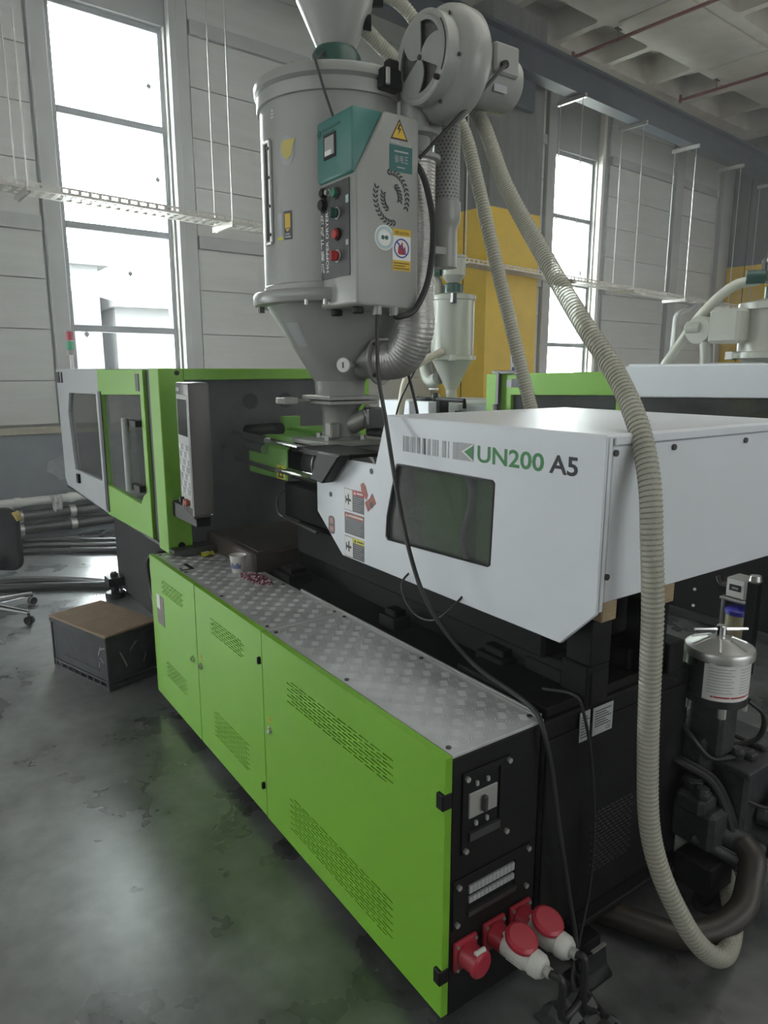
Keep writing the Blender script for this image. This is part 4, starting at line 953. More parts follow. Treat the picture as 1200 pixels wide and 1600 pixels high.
for x, y in ((-2.56, 1.55), (-2.40, 1.55)):
    build(MB().cyl((x, y, 1.992), (x, y, 1.966), .024, n=12), 'cable_gland', BLACK, bo, bevel=0.004)
for x, y in ((-2.34, 1.60), (-2.34, 1.68)):
    build(MB().cyl((x, y, 1.992), (x, y, 1.960), .018, n=12), 'conduit_gland', CAST, bo)
# air hose: outlet neck on the cone, flange, ribbed aluminium hose, heater flanges
HXY = (-2.450, 1.862)
dv = Vector((HXY[0] - AXX, HXY[1] - AXY, 0)).normalized(); zc = 1.792
p0 = Vector((AXX, AXY, zc)) + dv * .12
build(MB().cyl(p0, p0 + dv * .100, .080, n=30), 'inlet_neck', HOPP, hd)
fc = p0 + dv * .100
build(MB().cyl(fc, fc + dv * .014, .108, n=36), 'inlet_flange', CAST, hd, bevel=0.003)
perp = Vector((-dv.y, dv.x, 0))
for a in (45, 135, 225, 315):
    q = fc + dv * .014 + perp * (.093 * math.cos(R(a))) + Vector((0, 0, .093 * math.sin(R(a))))
    build(MB().cyl(q, q + dv * .008, .008, n=6), 'flange_bolt', DARKM, hd)
hose_p = even(spath([fc + dv * .014, fc + dv * .06, Vector((AXX, AXY, 0)) + dv * .345 + Vector((0, 0, zc + .020)), Vector((HXY[0] + .004, HXY[1], zc + .12)), Vector((HXY[0], HXY[1], 2.05)), Vector((HXY[0], HXY[1], 2.30)), Vector((HXY[0], HXY[1], 2.585))], 10), .0034)
build(MB().tube(hose_p, lambda i: .084 + .0011 * math.sin(i * math.pi * .5), 32), 'air_hose', ALUHOSE, hd, angle=60)
build(MB().lathe([(.085, 2.57), (.104, 2.574), (.104, 2.590), (.06, 2.60), (.06, 2.66), (.098, 2.664), (.098, 2.678), (.055, 2.69), (.055, 2.78)], (HXY[0], HXY[1], 0), 32), 'heater_flange', HOPP, hd, angle=40)
gz = Vector((-2.60, 1.612, 1.770)); gd_ = Vector((.55, -.83, 0)).normalized()
ga = build(MB().cyl(gz - gd_ * .10, gz, .012, n=10).cyl(gz, gz + gd_ * .018, .034, n=24), 'temperature_gauge', CAST, hd, bevel=0.002)
build(MB().cyl(gz + gd_ * .018, gz + gd_ * .020, .029, n=24), 'gauge_dial', LABELW, ga)
build(MB().cbox(gz + gd_ * .021, (.004, .004, .024)), 'gauge_needle', INKB, ga)
# blower
BC = Vector((-2.335, 1.80, 2.905)); YM = Matrix(((1, 0, 0), (0, 0, -1), (0, 1, 0)))   # local z -> -y
bl = build(MB().lathe([(.001, -.195), (.185, -.190), (.200, -.170), (.203, -.120), (.196, -.085), (.178, -.070), (.170, -.058), (.160, -.052), (.160, .0), (.150, .006), (.138, .006), (.138, -.02)], BC, 48, YM), 'blower_housing', HOPP, hd, angle=40)
hls = []
for k in range(3):
    th = R(90 + 120 * k - 20); ri, ro = .016, .122; A = []; B_ = []
    for i in range(9):
        f = i / 8; r = ri + (ro - ri) * f
        A.append((r, th - .75 * f)); B_.append((r, th - .75 * f + .15 + .95 * f ** .8))
    arc = [(ro, A[-1][1] + (B_[-1][1] - A[-1][1]) * i / 8) for i in range(1, 8)]
    hls.append([(BC.x + r * math.cos(a), BC.z + r * math.sin(a)) for r, a in A + arc + B_[::-1]])
build(MB().prism(ngon((BC.x, BC.z), .139, 40), 'y', BC.y - .006, BC.y - .001, hls), 'intake_cover', HOPP, bl)
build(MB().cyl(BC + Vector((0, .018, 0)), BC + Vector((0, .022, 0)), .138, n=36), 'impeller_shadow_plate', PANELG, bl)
build(MB().cyl(BC + Vector((0, -.006, 0)), BC + Vector((0, -.012, 0)), .010, n=12), 'centre_bolt', DARKM, bl)
for a in (50, -10, -70, -130, 170, 110):
    q = BC + Vector((.166 * math.cos(R(a)), .052, .166 * math.sin(R(a)))); build(MB().cyl(q, q + Vector((0, -.006, 0)), .007, n=8), 'housing_screw', DARKM, bl)
sc = MB(); v = []
for i in range(10):
    a = R(38 - 70 * i / 9)
    for r in (.1475, .1530): v.append((BC.x + r * math.cos(a), BC.y - .0072, BC.z + r * math.sin(a)))
sc.add(v, [(2 * i, 2 * i + 1, 2 * i + 3, 2 * i + 2) for i in range(9)]); build(sc, 'damper_slot', INKB, bl, fix=False)
build(MB().cyl(BC + Vector((.11, -.006, -.10)), BC + Vector((.11, -.02, -.10)), .010, n=10), 'damper_knob', BLACK, bl)
build(MB().box(BC.x - .20, BC.x - .08, 1.855, 1.98, 2.68, 2.86).box(BC.x - .185, BC.x - .13, 1.82, 1.86, 2.70, 2.88), 'blower_outlet', HOPP, hd, bevel=0.012)
build(MB().box(BC.x - .172, BC.x - .150, 1.812, 1.818, 2.73, 2.80), 'outlet_label', LABELW, bl)
mo = build(MB().cyl((BC.x + .01, 1.99, BC.z - .02), (BC.x + .01, 2.24, BC.z - .02), .102, n=30).box(BC.x + .04, BC.x + .13, 2.06, 2.19, BC.z - .03, BC.z + .08), 'blower_motor', HOPP, hd, bevel=0.008)
plate('motor_plate', LABELG, mo, '+x', 2.08, 2.15, BC.z - .085, BC.z - .045, BC.x + .103)
build(MB().cyl((BC.x + .13, 2.10, BC.z + .0), (BC.x + .15, 2.095, BC.z - .004), .015, n=10), 'cable_gland', BLACK, mo)
# perforated exhaust filter beside the air hose
PF = Vector((-2.575, 2.130, 0))
pf = build(MB().lathe([(.055, 2.20), (.052, 2.36), (.060, 2.385), (.066, 2.40), (.066, 2.475), (.060, 2.478)], PF, 28), 'filter_base', HOPP, hd, angle=40)
build(MB().lathe([(.060, 2.47), (.060, 2.80)], PF, 32), 'perforated_filter', HOPP, hd)
build(MB().lathe([(.062, 2.79), (.060, 2.83), (.03, 2.85), (.001, 2.852)], PF, 28), 'filter_cap', HOPP, hd)
pm = MB()
for r in range(20):
    for k in range(22):
        a = 2 * math.pi * (k + .5 * (r % 2)) / 22; z = 2.492 + r * .0148
        d = Vector((math.cos(a), math.sin(a), 0)); u = Vector((-d.y, d.x, 0)); c_ = PF + d * .0606 + Vector((0, 0, z))
        pm.add([c_ + u * .0042, c_ + Vector((0, 0, .0042)), c_ - u * .0042, c_ - Vector((0, 0, .0042))], [(0, 1, 2, 3)])
build(pm, 'filter_holes', INKB, hd, kind='stuff', fix=False)
build(MB().box(-2.62, -2.53, 1.98, 2.13, 2.25, 2.28), 'filter_bracket', HOPP, hd)

# vacuum loader on top of the dryer
vl = thing('vacuum_loader', 'grey vacuum loader hopper on top of the large hopper dryer', 'loader', (AXX, AXY, 2.985))
build(MB().lathe([(.105, 2.930), (.105, 3.040), (.088, 3.068), (.001, 3.07)], AC, 32), 'flap_base', DGREEN, vl, angle=40)
build(MB().lathe([(.070, 3.05), (.164, 3.255), (.164, 3.62), (.158, 3.63)], AC, 44), 'loader_body', HOPP, vl, angle=20)
build(MB().lathe([(.168, 3.60), (.170, 3.64), (.14, 3.70), (.001, 3.72)], AC, 40), 'loader_lid', HOPP, vl)
rt = Vector((.57, .82, 0))
for z, dd in ((3.262, .15), (3.175, .10)):
    q = Vector((AXX, AXY, z)) + rt * dd
    build(MB().cyl(q, q + rt * .05, .030, n=16), 'hose_port', BLACK, vl)
build(MB().box(AXX - .13, AXX - .08, AXY - .11, AXY - .05, 2.925, 2.98), 'flap_weight', DGREEN, vl)

# ------------------------------------------------------------------ hoses
def clear_hose(label, pts, r, group='clear spiral hoses'):
    t = thing('vacuum_hose', label, 'hose', pts[0], group)
    path = even(spath(pts, 10), .0033)
    build(MB().tube(path, lambda i: r + .0016 * math.cos(i * math.pi * .5), 18), 'hose_wall', HOSE, t, angle=70)
    fine = even(spath(pts, 10), .00115); fr = frames(fine); hx = []
    for i in range(0, len(fine)):
        a = 2 * math.pi * i * .00115 / .0132
        hx.append(fine[i] + (fr[i][0] * math.cos(a) + fr[i][1] * math.sin(a)) * (r + .0004))
    build(MB().tube(hx, .0014, 4), 'wire_spiral', RING, t, angle=80)
    return t
h1 = [(-2.735, 1.845, 3.262), (-2.72, 1.88, 3.292), (-2.745, 1.975, 3.30), (-2.74, 2.05, 3.262), (-2.71, 2.11, 3.17), (-2.595, 2.160, 2.965), (-2.37, 2.13, 2.775), (-2.029, 1.963, 2.417), (-1.686, 1.813, 2.115), (-1.45, 1.721, 1.905), (-1.271, 1.662, 1.752), (-1.130, 1.590, 1.615), (-1.052, 1.545, 1.48), (-1.020, 1.528, 1.326), (-1.008, 1.536, 1.16), (-1.014, 1.558, .96), (-1.018, 1.582, .731), (-1.005, 1.594, .525), (-.975, 1.622, .374), (-.925, 1.668, .235), (-.895, 1.72, .145), (-.885, 1.795, .075), (-.895, 1.88, .038), (-.935, 1.985, .034), (-1.01, 2.10, .034), (-1.12, 2.24, .034), (-1.30, 2.36, .034), (-1.55, 2.42, .034)]
clear_hose('thick clear spiral hose arching down past the white cover onto the floor', h1, .0275)
h2 = [(-2.765, 1.805, 3.175), (-2.78, 1.939, 3.115), (-2.763, 2.04, 3.055), (-2.682, 2.195, 2.923), (-2.609, 2.256, 2.797), (-2.532, 2.282, 2.558), (-2.44, 2.306, 2.25), (-2.357, 2.355, 1.914), (-2.293, 2.39, 1.659), (-2.24, 2.41, 1.45), (-2.20, 2.44, 1.0), (-2.18, 2.50, .3), (-2.15, 2.62, .036), (-2.0, 2.9, .034)]
clear_hose('thinner clear spiral hose dropping straight behind the white cover', h2, .0300)

# ------------------------------------------------------------------ plugs in the sockets
d = Vector((math.cos(ang) * math.cos(R(8)), math.sin(R(8)), -math.sin(ang))); up = Vector((math.sin(ang), 0, math.cos(ang)))
plug_end = []
for i, lab in ((1, 'white plug with red lid in the middle red socket'), (2, 'white plug with red lid in the red socket farthest from the green door')):
    y, z = SOCK[i]; p = Vector((-1.19, y, z)) + d * .040
    t = thing('power_plug', lab, 'plug', p, 'plugs in the red sockets')
    M4 = Matrix.Translation(p) @ axis_m(d).to_4x4(); m = MB(); m.M = M4
    m.lathe([(.030, .0), (.0335, .004), (.0335, .070), (.030, .082), (.030, .087), (.0335, .090), (.032, .112), (.023, .124), (.001, .125)], (0, 0, 0), 30)
    build(m, 'plug_body', PLUGW, t, angle=40)
    for k in range(8):
        a = 2 * math.pi * k / 8; m = MB(); m.M = M4
        m.box(.0325, .0350, -.003, .003, .02, .068); m.v = [M4 @ (Matrix.Rotation(a, 4, 'Z') @ (M4.inverted() @ q)) for q in m.v]
        build(m, 'grip_rib', PLUGW, t)
    m = MB(); m.M = M4; m.cyl((0, 0, .123), (0, 0, .142), .014, n=14); build(m, 'cable_gland', GREYPL, t)
    plug_end.append(p + d * .136)

# ------------------------------------------------------------------ cables
def cable(label, pts, r, m=CABLE, name='cable', cat='cable', k=8):
    return tag(build(MB().tube(spath(pts, k), r, 10), name, m), label, cat)
cable('long black cable hanging from the control box across the white cover to the floor', [(-2.34, 1.60, 1.965), (-2.26, 1.545, 1.88), (-2.15, 1.475, 1.73), (-2.02, 1.415, 1.585), (-1.891, 1.365, 1.385), (-1.80, 1.350, 1.19), (-1.705, 1.345, 1.04), (-1.61, 1.372, .925), (-1.50, 1.405, .845), (-1.33, 1.392, .831), (-1.225, 1.362, .830), (-1.180, 1.345, .800), (-1.165, 1.37, .68), (-1.160, 1.40, .52), (-1.155, 1.43, .38), (-1.145, 1.455, .24), (-1.12, 1.46, .12), (-1.09, 1.42, .03), (-1.02, 1.38, .014), (-.98, 1.30, .014)], .0075)
cable('thin dark cable hanging down the black end panel past the rating plates', [(-1.30, 1.47, .84), (-1.195, 1.48, .86), (-1.175, 1.505, .80), (-1.165, 1.54, .64), (-1.165, 1.57, .42), (-1.16, 1.56, .23), (-1.14, 1.50, .08), (-1.10, 1.45, .014), (-1.02, 1.42, .012)], .0045)
cable('thin drooping loop of cable under the white cover', [(-1.93, 1.49, 1.06), (-1.92, 1.42, 1.02), (-1.89, 1.405, .97), (-1.82, 1.40, .93), (-1.73, 1.40, .935), (-1.66, 1.41, .985), (-1.63, 1.48, 1.06)], .004)
cable('thick black conduit curving from under the control box up its side', [(-2.34, 1.68, 1.962), (-2.325, 1.70, 1.957), (-2.31, 1.76, 1.985), (-2.305, 1.815, 2.08), (-2.31, 1.845, 2.20), (-2.315, 1.85, 2.33), (-2.32, 1.825, 2.44), (-2.325, 1.80, 2.50), (-2.36, 1.795, 2.54)], .0125, RUBBER)
cable('black cable running from the blower motor down to the control box', [(BC.x + .15, 2.095, BC.z - .005), (-2.20, 2.03, 2.83), (-2.26, 1.92, 2.70), (-2.34, 1.80, 2.555)], .007, RUBBER)
cable('thin black wire lying over the dryer lid down to the teal controller', [(AXX + .05, AXY - .09, 3.03), (AXX + .12, AXY - .17, 2.95), (AXX + .21, AXY - .22, 2.93), (AXX + .26, AXY - .25, 2.90), (-2.545, 1.495, 2.80), (-2.53, 1.53, 2.695)], .0055, CABLE, 'wire')
cable('black flex from the middle plug to the floor', [plug_end[0], plug_end[0] + d * .04, (-.985, 1.245, .115), (-.99, 1.31, .11), (-1.02, 1.38, .12), (-1.07, 1.42, .08), (-1.06, 1.44, .02), (-.99, 1.42, .012), (-.90, 1.36, .012)], .010, RUBBER)
cable('black flex from the farthest plug to the floor', [plug_end[1], plug_end[1] + d * .03, (-.99, 1.335, .10), (-1.0, 1.37, .05), (-1.00, 1.41, .013), (-.94, 1.42, .012), (-.86, 1.33, .012)], .010, RUBBER)
cb_ = cable('black standing stub of cable behind the white cover', [(-2.64, 2.07, 1.42), (-2.662, 2.065, 1.49), (-2.696, 2.059, 1.61), (-2.733, 2.048, 1.729)], .007, RUBBER)
cable('thin wire slanting down behind the aluminium air hose', [(-2.70, 2.06, 1.90), (-2.755, 2.133, 1.805), (-2.765, 2.08, 1.698), (-2.775, 2.03, 1.599), (-2.78, 2.0, 1.50)], .004)
# crumpled sheet metal bits and film at the foot of the panel
fb = thing('scrap_bracket', 'small bent black metal bracket on the floor below the plugs', 'bracket', (-1.10, 1.50, 0))
build(MB().prism([(-1.145, .0), (-1.06, .0), (-1.06, .012), (-1.08, .03), (-1.09, .085), (-1.10, .085), (-1.105, .03), (-1.145, .012)], 'y', 1.44, 1.56), 'bent_plate', BLACK, fb, bevel=0.002)
build(MB().box(-1.098, -1.088, 1.50, 1.56, .085, .090), 'bare_edge', ZINC, fb)
v = []; m = MB(); random.seed(3)
for i in range(9):
    for j in range(9):
        v.append((-1.10 + .024 * i + random.uniform(-.006, .006), 1.27 + .022 * j + random.uniform(-.006, .006), .006 + max(0, random.uniform(-.01, .035)) * (0 < i < 8) * (0 < j < 8)))
m.add(v, [(i * 9 + j, i * 9 + j + 1, i * 9 + j + 10, i * 9 + j + 9) for i in range(8) for j in range(8)])
fo = build(m, 'plastic_film', mat('dull_grey_film', (.055, .06, .06), .4), angle=10)
tag(fo, 'crumpled dark plastic film on the floor under the plugs', 'film')

# ------------------------------------------------------------------ on the tread plate
cu = thing('paper_cup', 'white paper cup with dark print standing on the tread plate', 'cup', (-3.02, 1.268, .815))
build(MB().lathe([(.001, .817), (.027, .816), (.0285, .820), (.038, .893), (.040, .896), (.039, .899), (.0365, .897), (.0355, .890), (.027, .830), (.001, .828)], (-3.02, 1.268, 0), 28), 'cup_body', PAPER, cu, angle=50)
m = MB()
for k in range(9):
    a0 = -95 + k * 11; hh = .010 + .016 * abs(math.sin(k * 2.3)); v = []
    for a in (a0, a0 + 7):
        for z in (.838, .842 + hh):
            r = .0286 + (z - .820) / .073 * .0095 + .0006; v.append((-3.02 + r * math.cos(R(a)), 1.268 + r * math.sin(R(a)), z))
    m.add(v, [(0, 2, 3, 1)])
build(m, 'cup_print', INKBLUE, cu, fix=False)
m = MB(); m2 = MB(); random.seed(11)
for k in range(420):
    a = random.uniform(0, 2 * math.pi); r = math.sqrt(random.random()); c_ = Vector((-2.86 + .115 * r * math.cos(a) + .03 * r * math.sin(a), 1.285 + .045 * r * math.sin(a), .8195 + .026 * (1 - r) * random.random()))
    dd = Vector((random.uniform(-1, 1), random.uniform(-1, 1), random.uniform(-.5, .5))).normalized() * .0042
    (m2 if k % 3 == 0 else m).cyl(c_ - dd, c_ + dd, .0033, n=6)
pe = tag(build(m, 'plastic_pellets', PELLET, kind='stuff'), 'little heap of maroon and white plastic pellets beside the paper cup', 'pellets')
build(m2, 'white_pellets', PELLETW, pe, kind='stuff')
pk = thing('crumpled_wrapper', 'small crumpled yellow wrapper on the far end of the tread plate', 'wrapper', (-3.42, 1.26, .817))
build(MB().add([(-3.47, 1.22, .817), (-3.42, 1.235, .832), (-3.36, 1.22, .818), (-3.47, 1.255, .828), (-3.415, 1.265, .820), (-3.35, 1.26, .832), (-3.46, 1.29, .817), (-3.41, 1.30, .830), (-3.36, 1.29, .818)], [(0, 1, 4, 3), (1, 2, 5, 4), (3, 4, 7, 6), (4, 5, 8, 7)]), 'wrapper_sheet', YELG, pk, angle=5)
build(MB().box(-3.43, -3.40, 1.25, 1.275, .828, .831), 'wrapper_print', LABELW, pk)

random.seed(5); bgm = MB(); pr = []
for i in range(9):
    z = 1.08 + .30 * i / 8; r = .02 + .085 * math.sin(math.pi * (i + .6) / 9.6); pr.append((r, z))
v = []
for r, z in pr:
    for j in range(14):
        a = 2 * math.pi * j / 14; q = r * random.uniform(.72, 1.25); v.append((-3.86 + q * math.cos(a) * .9, 1.215 + q * math.sin(a) * .7, z + random.uniform(-.012, .012)))
bgm.add(v, [(i * 14 + j, i * 14 + (j + 1) % 14, (i + 1) * 14 + (j + 1) % 14, (i + 1) * 14 + j) for i in range(8) for j in range(14)])
tag(build(bgm, 'plastic_bag', BAG, angle=12), 'crumpled clear plastic bag behind the green door pane', 'bag')

# ------------------------------------------------------------------ step crate
ca, cb2, cc = Vector((-4.383, .646, 0)), Vector((-3.832, .826, 0)), Vector((-3.90, 1.085, 0))
ux = (cb2 - ca).normalized(); uy = Vector((-ux.y, ux.x, 0)); LX, LY, HZ = .578, .40, .325
cm = Matrix(((ux.x, uy.x, 0, ca.x), (ux.y, uy.y, 0, ca.y), (0, 0, 1, 0), (0, 0, 0, 1)))
LY = .33
def KB():
    q = MB(); q.M = cm; return q
cr = thing('step_crate', 'dark grey scuffed plastic crate used as a step beside the green cabinet', 'crate', ca + (ux * LX + uy * LY) / 2)
build(KB().box(.008, LX - .008, .008, LY - .008, .055, HZ - .008), 'crate_body', CRATE, cr, bevel=0.008)
build(KB().box(-.006, LX + .006, -.006, LY + .006, HZ - .035, HZ - .008), 'crate_rim', CRATE, cr, bevel=0.004)
build(KB().box(0, LX, 0, LY, 0.0, .022).box(0, LX, 0, LY, .045, .056), 'base_rib', CRATE, cr, bevel=0.003)
for k in range(9):
    x = .02 + k * (LX - .04) / 8
    build(KB().box(x - .008, x + .008, .002, .012, .02, .046), 'foot_post', CRATE, cr)
for x in (.004, LX - .004): build(KB().box(x - .006, x + .006, -.002, .010, .02, HZ - .01), 'corner_rib', CRATE, cr, bevel=0.002)
build(KB().box(.10, .48, .004, .009, .10, .108), 'wall_rib', CRATE, cr)
build(KB().box(-.008, LX + .008, -.008, LY + .008, HZ - .008, HZ + .006), 'top_board', CARD, cr, bevel=0.005)
build(KB().tube(spath([(-.005, .05, .25), (-.045, .06, .24), (-.055, .10, .22), (-.045, .15, .24), (-.005, .16, .25)], 5), .008, 8), 'crate_handle', CRATE, cr)
m = KB()
for x, z, a, L in ((.50, .22, 1.1, .07), (.515, .17, -.5, .05), (.53, .24, .4, .06), (.49, .14, 1.4, .04)):
    dx, dz = math.cos(a) * L / 2, math.sin(a) * L / 2
    m.add([(x - dx, .0055, z - dz), (x + dx, .0055, z + dz), (x + dx * .8 - dz * .2, .0055, z + dz * .8 + dx * .2), (x - dx * .7 - dz * .25, .0055, z - dz * .7 + dx * .25)], [(0, 1, 2, 3)])
for y, z, a, L in ((.10, .16, -1.2, .12), (.17, .22, .8, .08), (.24, .13, 1.2, .06)):
    dy, dz = math.cos(a) * L / 2, math.sin(a) * L / 2
    m.add([(LX - .0055, y - dy, z - dz), (LX - .0055, y + dy, z + dz), (LX - .0055, y + dy * .7 - dz * .16, z + dz * .7 + dy * .16), (LX - .0055, y - dy * .7 - dz * .14, z - dz * .7 + dy * .14)], [(0, 1, 2, 3)])
build(m, 'scuff_marks', SCUFF, cr, fix=False)

# ------------------------------------------------------------------ office chair at the left edge
ch = thing('office_chair', 'black office chair with chrome star base at the left edge', 'chair', (-5.56, .37, 0))
CXc, CYc = -5.56, .37
for k in range(5):
    a = R(43 + 72 * k); e = Vector((CXc + .40 * math.cos(a), CYc + .40 * math.sin(a), .085))
    lg = build(MB().tube([(CXc, CYc, .13), Vector((CXc, CYc, .13)).lerp(e, .5) + Vector((0, 0, -.005)), e], lambda i: (.028, .024, .017)[i], 10), 'base_leg', CHROME, ch)
    build(MB().cyl(e, e + Vector((0, 0, -.04)), .010, n=8), 'caster_stem', DARKM, lg)
    t_ = Vector((-math.sin(a), math.cos(a), 0))
    for s_ in (-1, 1):
        q = Vector((e.x, e.y, .030)) + t_ * (.013 * s_)
        build(MB().cyl(q - t_ * .010, q + t_ * .010, .030, n=18), 'caster_wheel', BLACK, lg, bevel=0.003)
build(MB().cyl((CXc, CYc, .12), (CXc, CYc, .40), .026, n=16).cyl((CXc, CYc, .10), (CXc, CYc, .20), .04, n=16), 'gas_column', BLACK, ch)
build(MB().prism(rrect(CXc - .24, CXc + .24, CYc - .24, CYc + .24, .07), 'z', .42, .50), 'seat', FABRIC, ch, bevel=0.02, seg=3)
bkm = MB(); bkm.M = Matrix.Translation((-5.43, .475, 0)) @ Matrix.Rotation(R(52), 4, 'Z')
bkm.prism(rrect(-.215, .215, .385, .830, .07), 'y', -.03, .03)
bk = build(bkm, 'backrest', FABRIC, ch, bevel=0.02, seg=3)
fm_ = MB(); fm_.M = Matrix.Translation((-5.43, .475, 0)) @ Matrix.Rotation(R(52), 4, 'Z')
fm_.prism([(.185, .795), (.200, .805), (.220, .780), (.222, .735), (.208, .76)], 'y', -.034, .034)
build(fm_, 'torn_foam', FOAM, bk, bevel=0.005)
build(MB().box(CXc - .02, CXc + .12, CYc - .02, CYc + .06, .40, .43), 'back_support', BLACK, ch)

# ------------------------------------------------------------------ cables and pipes lying on the floor
def fline(label, pts, r, m=RUBBER):
    return tag(build(MB().tube(spath(pts, 8), r, 10), 'floor_cable', m), label, 'cable', 'cables on the floor')
fline('black floor cable nearest the wall, rising in a slight hump', [(-8.6, -1.5, .035), (-7.85, .70, .035), (-7.80, 1.0, .05), (-7.6, 1.3, .06), (-7.35, 1.75, .035), (-7.0, 3.0, .035)], .028)
fline('black floor cable lying just behind the humped one', [(-8.3, -1.5, .03), (-7.70, .75, .03), (-7.55, 1.2, .03), (-7.18, 1.75, .03), (-6.8, 3.0, .03)], .026, DARKM)
fline('single thick black floor cable in the middle of the bright floor', [(-7.9, -1.5, .03), (-7.40, .80, .03), (-7.20, 1.25, .03), (-6.92, 1.72, .03), (-6.5, 2.6, .03)], .030)
fline('thickest black floor cable leading to the machine foot', [(-6.75, -.8, .032), (-6.22, .50, .032), (-6.0, .95, .032), (-5.80, 1.30, .032), (-5.6, 1.5, .05)], .032)
fline('thin black floor cable lying along the thickest one', [(-7.0, -.8, .02), (-6.50, .45, .02), (-6.25, .95, .02), (-5.88, 1.30, .03), (-5.65, 1.45, .06)], .016)
fline('thin upper black floor cable curving into the machine foot', [(-7.1, -.8, .018), (-6.62, .40, .018), (-6.42, .85, .022), (-6.05, 1.28, .018), (-5.7, 1.42, .04)], .015, DARKM)
cable('thin black cable hanging from a plug beside the far green door', [(-4.02, 1.22, .66), (-4.06, 1.17, .68), (-4.12, 1.16, .62), (-4.09, 1.16, .48), (-3.95, 1.15, .33), (-3.80, 1.14, .18), (-3.72, 1.14, .06), (-3.70, 1.20, .012)], .010, RUBBER)
jb = thing('junction_plug', 'small black connector under the far green door', 'connector', (-3.95, 1.22, .66))
build(MB().box(-4.07, -3.93, 1.20, 1.28, .63, .70).cyl((-3.93, 1.24, .665), (-3.80, 1.24, .665), .028, n=12), 'connector_body', BLACK, jb, bevel=0.008)
build(MB().box(-4.04, -3.96, 1.26, 1.355, .66, .69), 'connector_arm', BLACK, jb)

# ------------------------------------------------------------------ machines in the next row
def small_dryer(label, ax_, r, z0, z1, z2, z3, group):
    """cone z0..z1, barrel z1..z2, loader up to z3"""
    c = (ax_[0], ax_[1], 0); t = thing('hopper_dryer', label, 'hopper dryer', (ax_[0], ax_[1], z0 - .10), group)
    build(MB().lathe([(r * .28, z0 - .12), (r * .26, z0 - .02), (r * .30, z0), (r * .95, z1 - .03)], c, 36), 'cone', HOPPL, t, angle=25)
    build(MB().lathe([(r, z1 - .035), (r * 1.12, z1 - .03), (r * 1.12, z1 + .01), (r, z1 + .015)], c, 40), 'barrel_flange', HOPPL, t, angle=45)
    build(MB().lathe([(r, z1), (r, z2)], c, 40), 'barrel', HOPPL, t)
    build(MB().lathe([(r, z2 - .05), (r * 1.06, z2 - .045), (r * 1.06, z2), (r * .5, z2 + .03), (.001, z2 + .03)], c, 40), 'barrel_lid', HOPPL, t, angle=40)
    build(MB().lathe([(r * .46, z2 + .03), (r * .46, z2 + .11), (r * .3, z2 + .13)], c, 20), 'flap_base', DGREEN, t)
    lr = r * .56; h = z3 - z2
    lo = build(MB().lathe([(r * .24, z2 + .12), (lr, z2 + h * .55), (lr, z3), (lr * 1.06, z3 + .005), (lr * 1.06, z3 + .03), (.001, z3 + .05)], c, 28), 'loader', HOPPL, t, angle=25)
    q = Vector((ax_[0] - lr * .5, ax_[1] - lr * .9, z2 + h * .66))
    build(MB().cyl(q, q + Vector((-.10, -.06, 0)), .045, n=14), 'hose_port', DGREEN, lo)
    for sx in (-.6, .75):
        build(MB().box(ax_[0] + lr * sx - .012, ax_[0] + lr * sx + .012, ax_[1] - lr * .95, ax_[1] - lr * .6, z3 - .09, z3 + .03), 'clamp', DARKM, lo)
    build(MB().cbox((ax_[0] + r * .8, ax_[1] - r * .65, z2 - .04), (.05, .05, .10)), 'lid_latch', DARKM, t, bevel=0.004)
    for a in (-150, -40):
        build(MB().cbox((ax_[0] + r * 1.12 * math.cos(R(a)), ax_[1] + r * 1.12 * math.sin(R(a)), z1 - .01), (.06, .06, .06)), 'flange_clamp', ZINC, t, bevel=0.004)
    return t
f2 = small_dryer('small grey hopper dryer before the yellow pier', (-5.90, 5.00), .225, 1.56, 1.885, 2.51, 2.88, None)
x0 = -6.11; y0 = 4.90
build(MB().tube(spath([(x0 + .10, y0, 1.66), (x0 - .02, y0, 1.63), (x0 - .10, y0, 1.72), (x0 - .12, y0, 1.95), (x0 - .12, y0, 2.35), (x0 - .12, y0, 2.60), (x0 - .05, y0, 2.70), (x0 + .05, y0, 2.64), (x0 + .05, y0, 2.50)], 7), .07, 14), 'air_hose', HOPPL, f2)
build(MB().tube(spath([(-6.08, 4.85, 2.78), (-6.30, 4.80, 2.82), (-6.5, 4.75, 2.7), (-6.6, 4.75, 2.4)], 6), .035, 10), 'loader_hose', HOPPL, f2)
build(MB().lathe([(.065, 1.245), (.065, 1.44)], (-5.90, 5.0, 0), 18).lathe([(.12, 1.235), (.12, 1.255)], (-5.90, 5.0, 0), 18), 'throat_tube', PUMP, f2)
build(MB().cyl((-6.1, 4.86, 1.545), (-5.98, 4.9, 1.545), .012, n=8).ball((-5.98, 4.86, 1.46), .05, 8), 'valve', ZINC, f2)

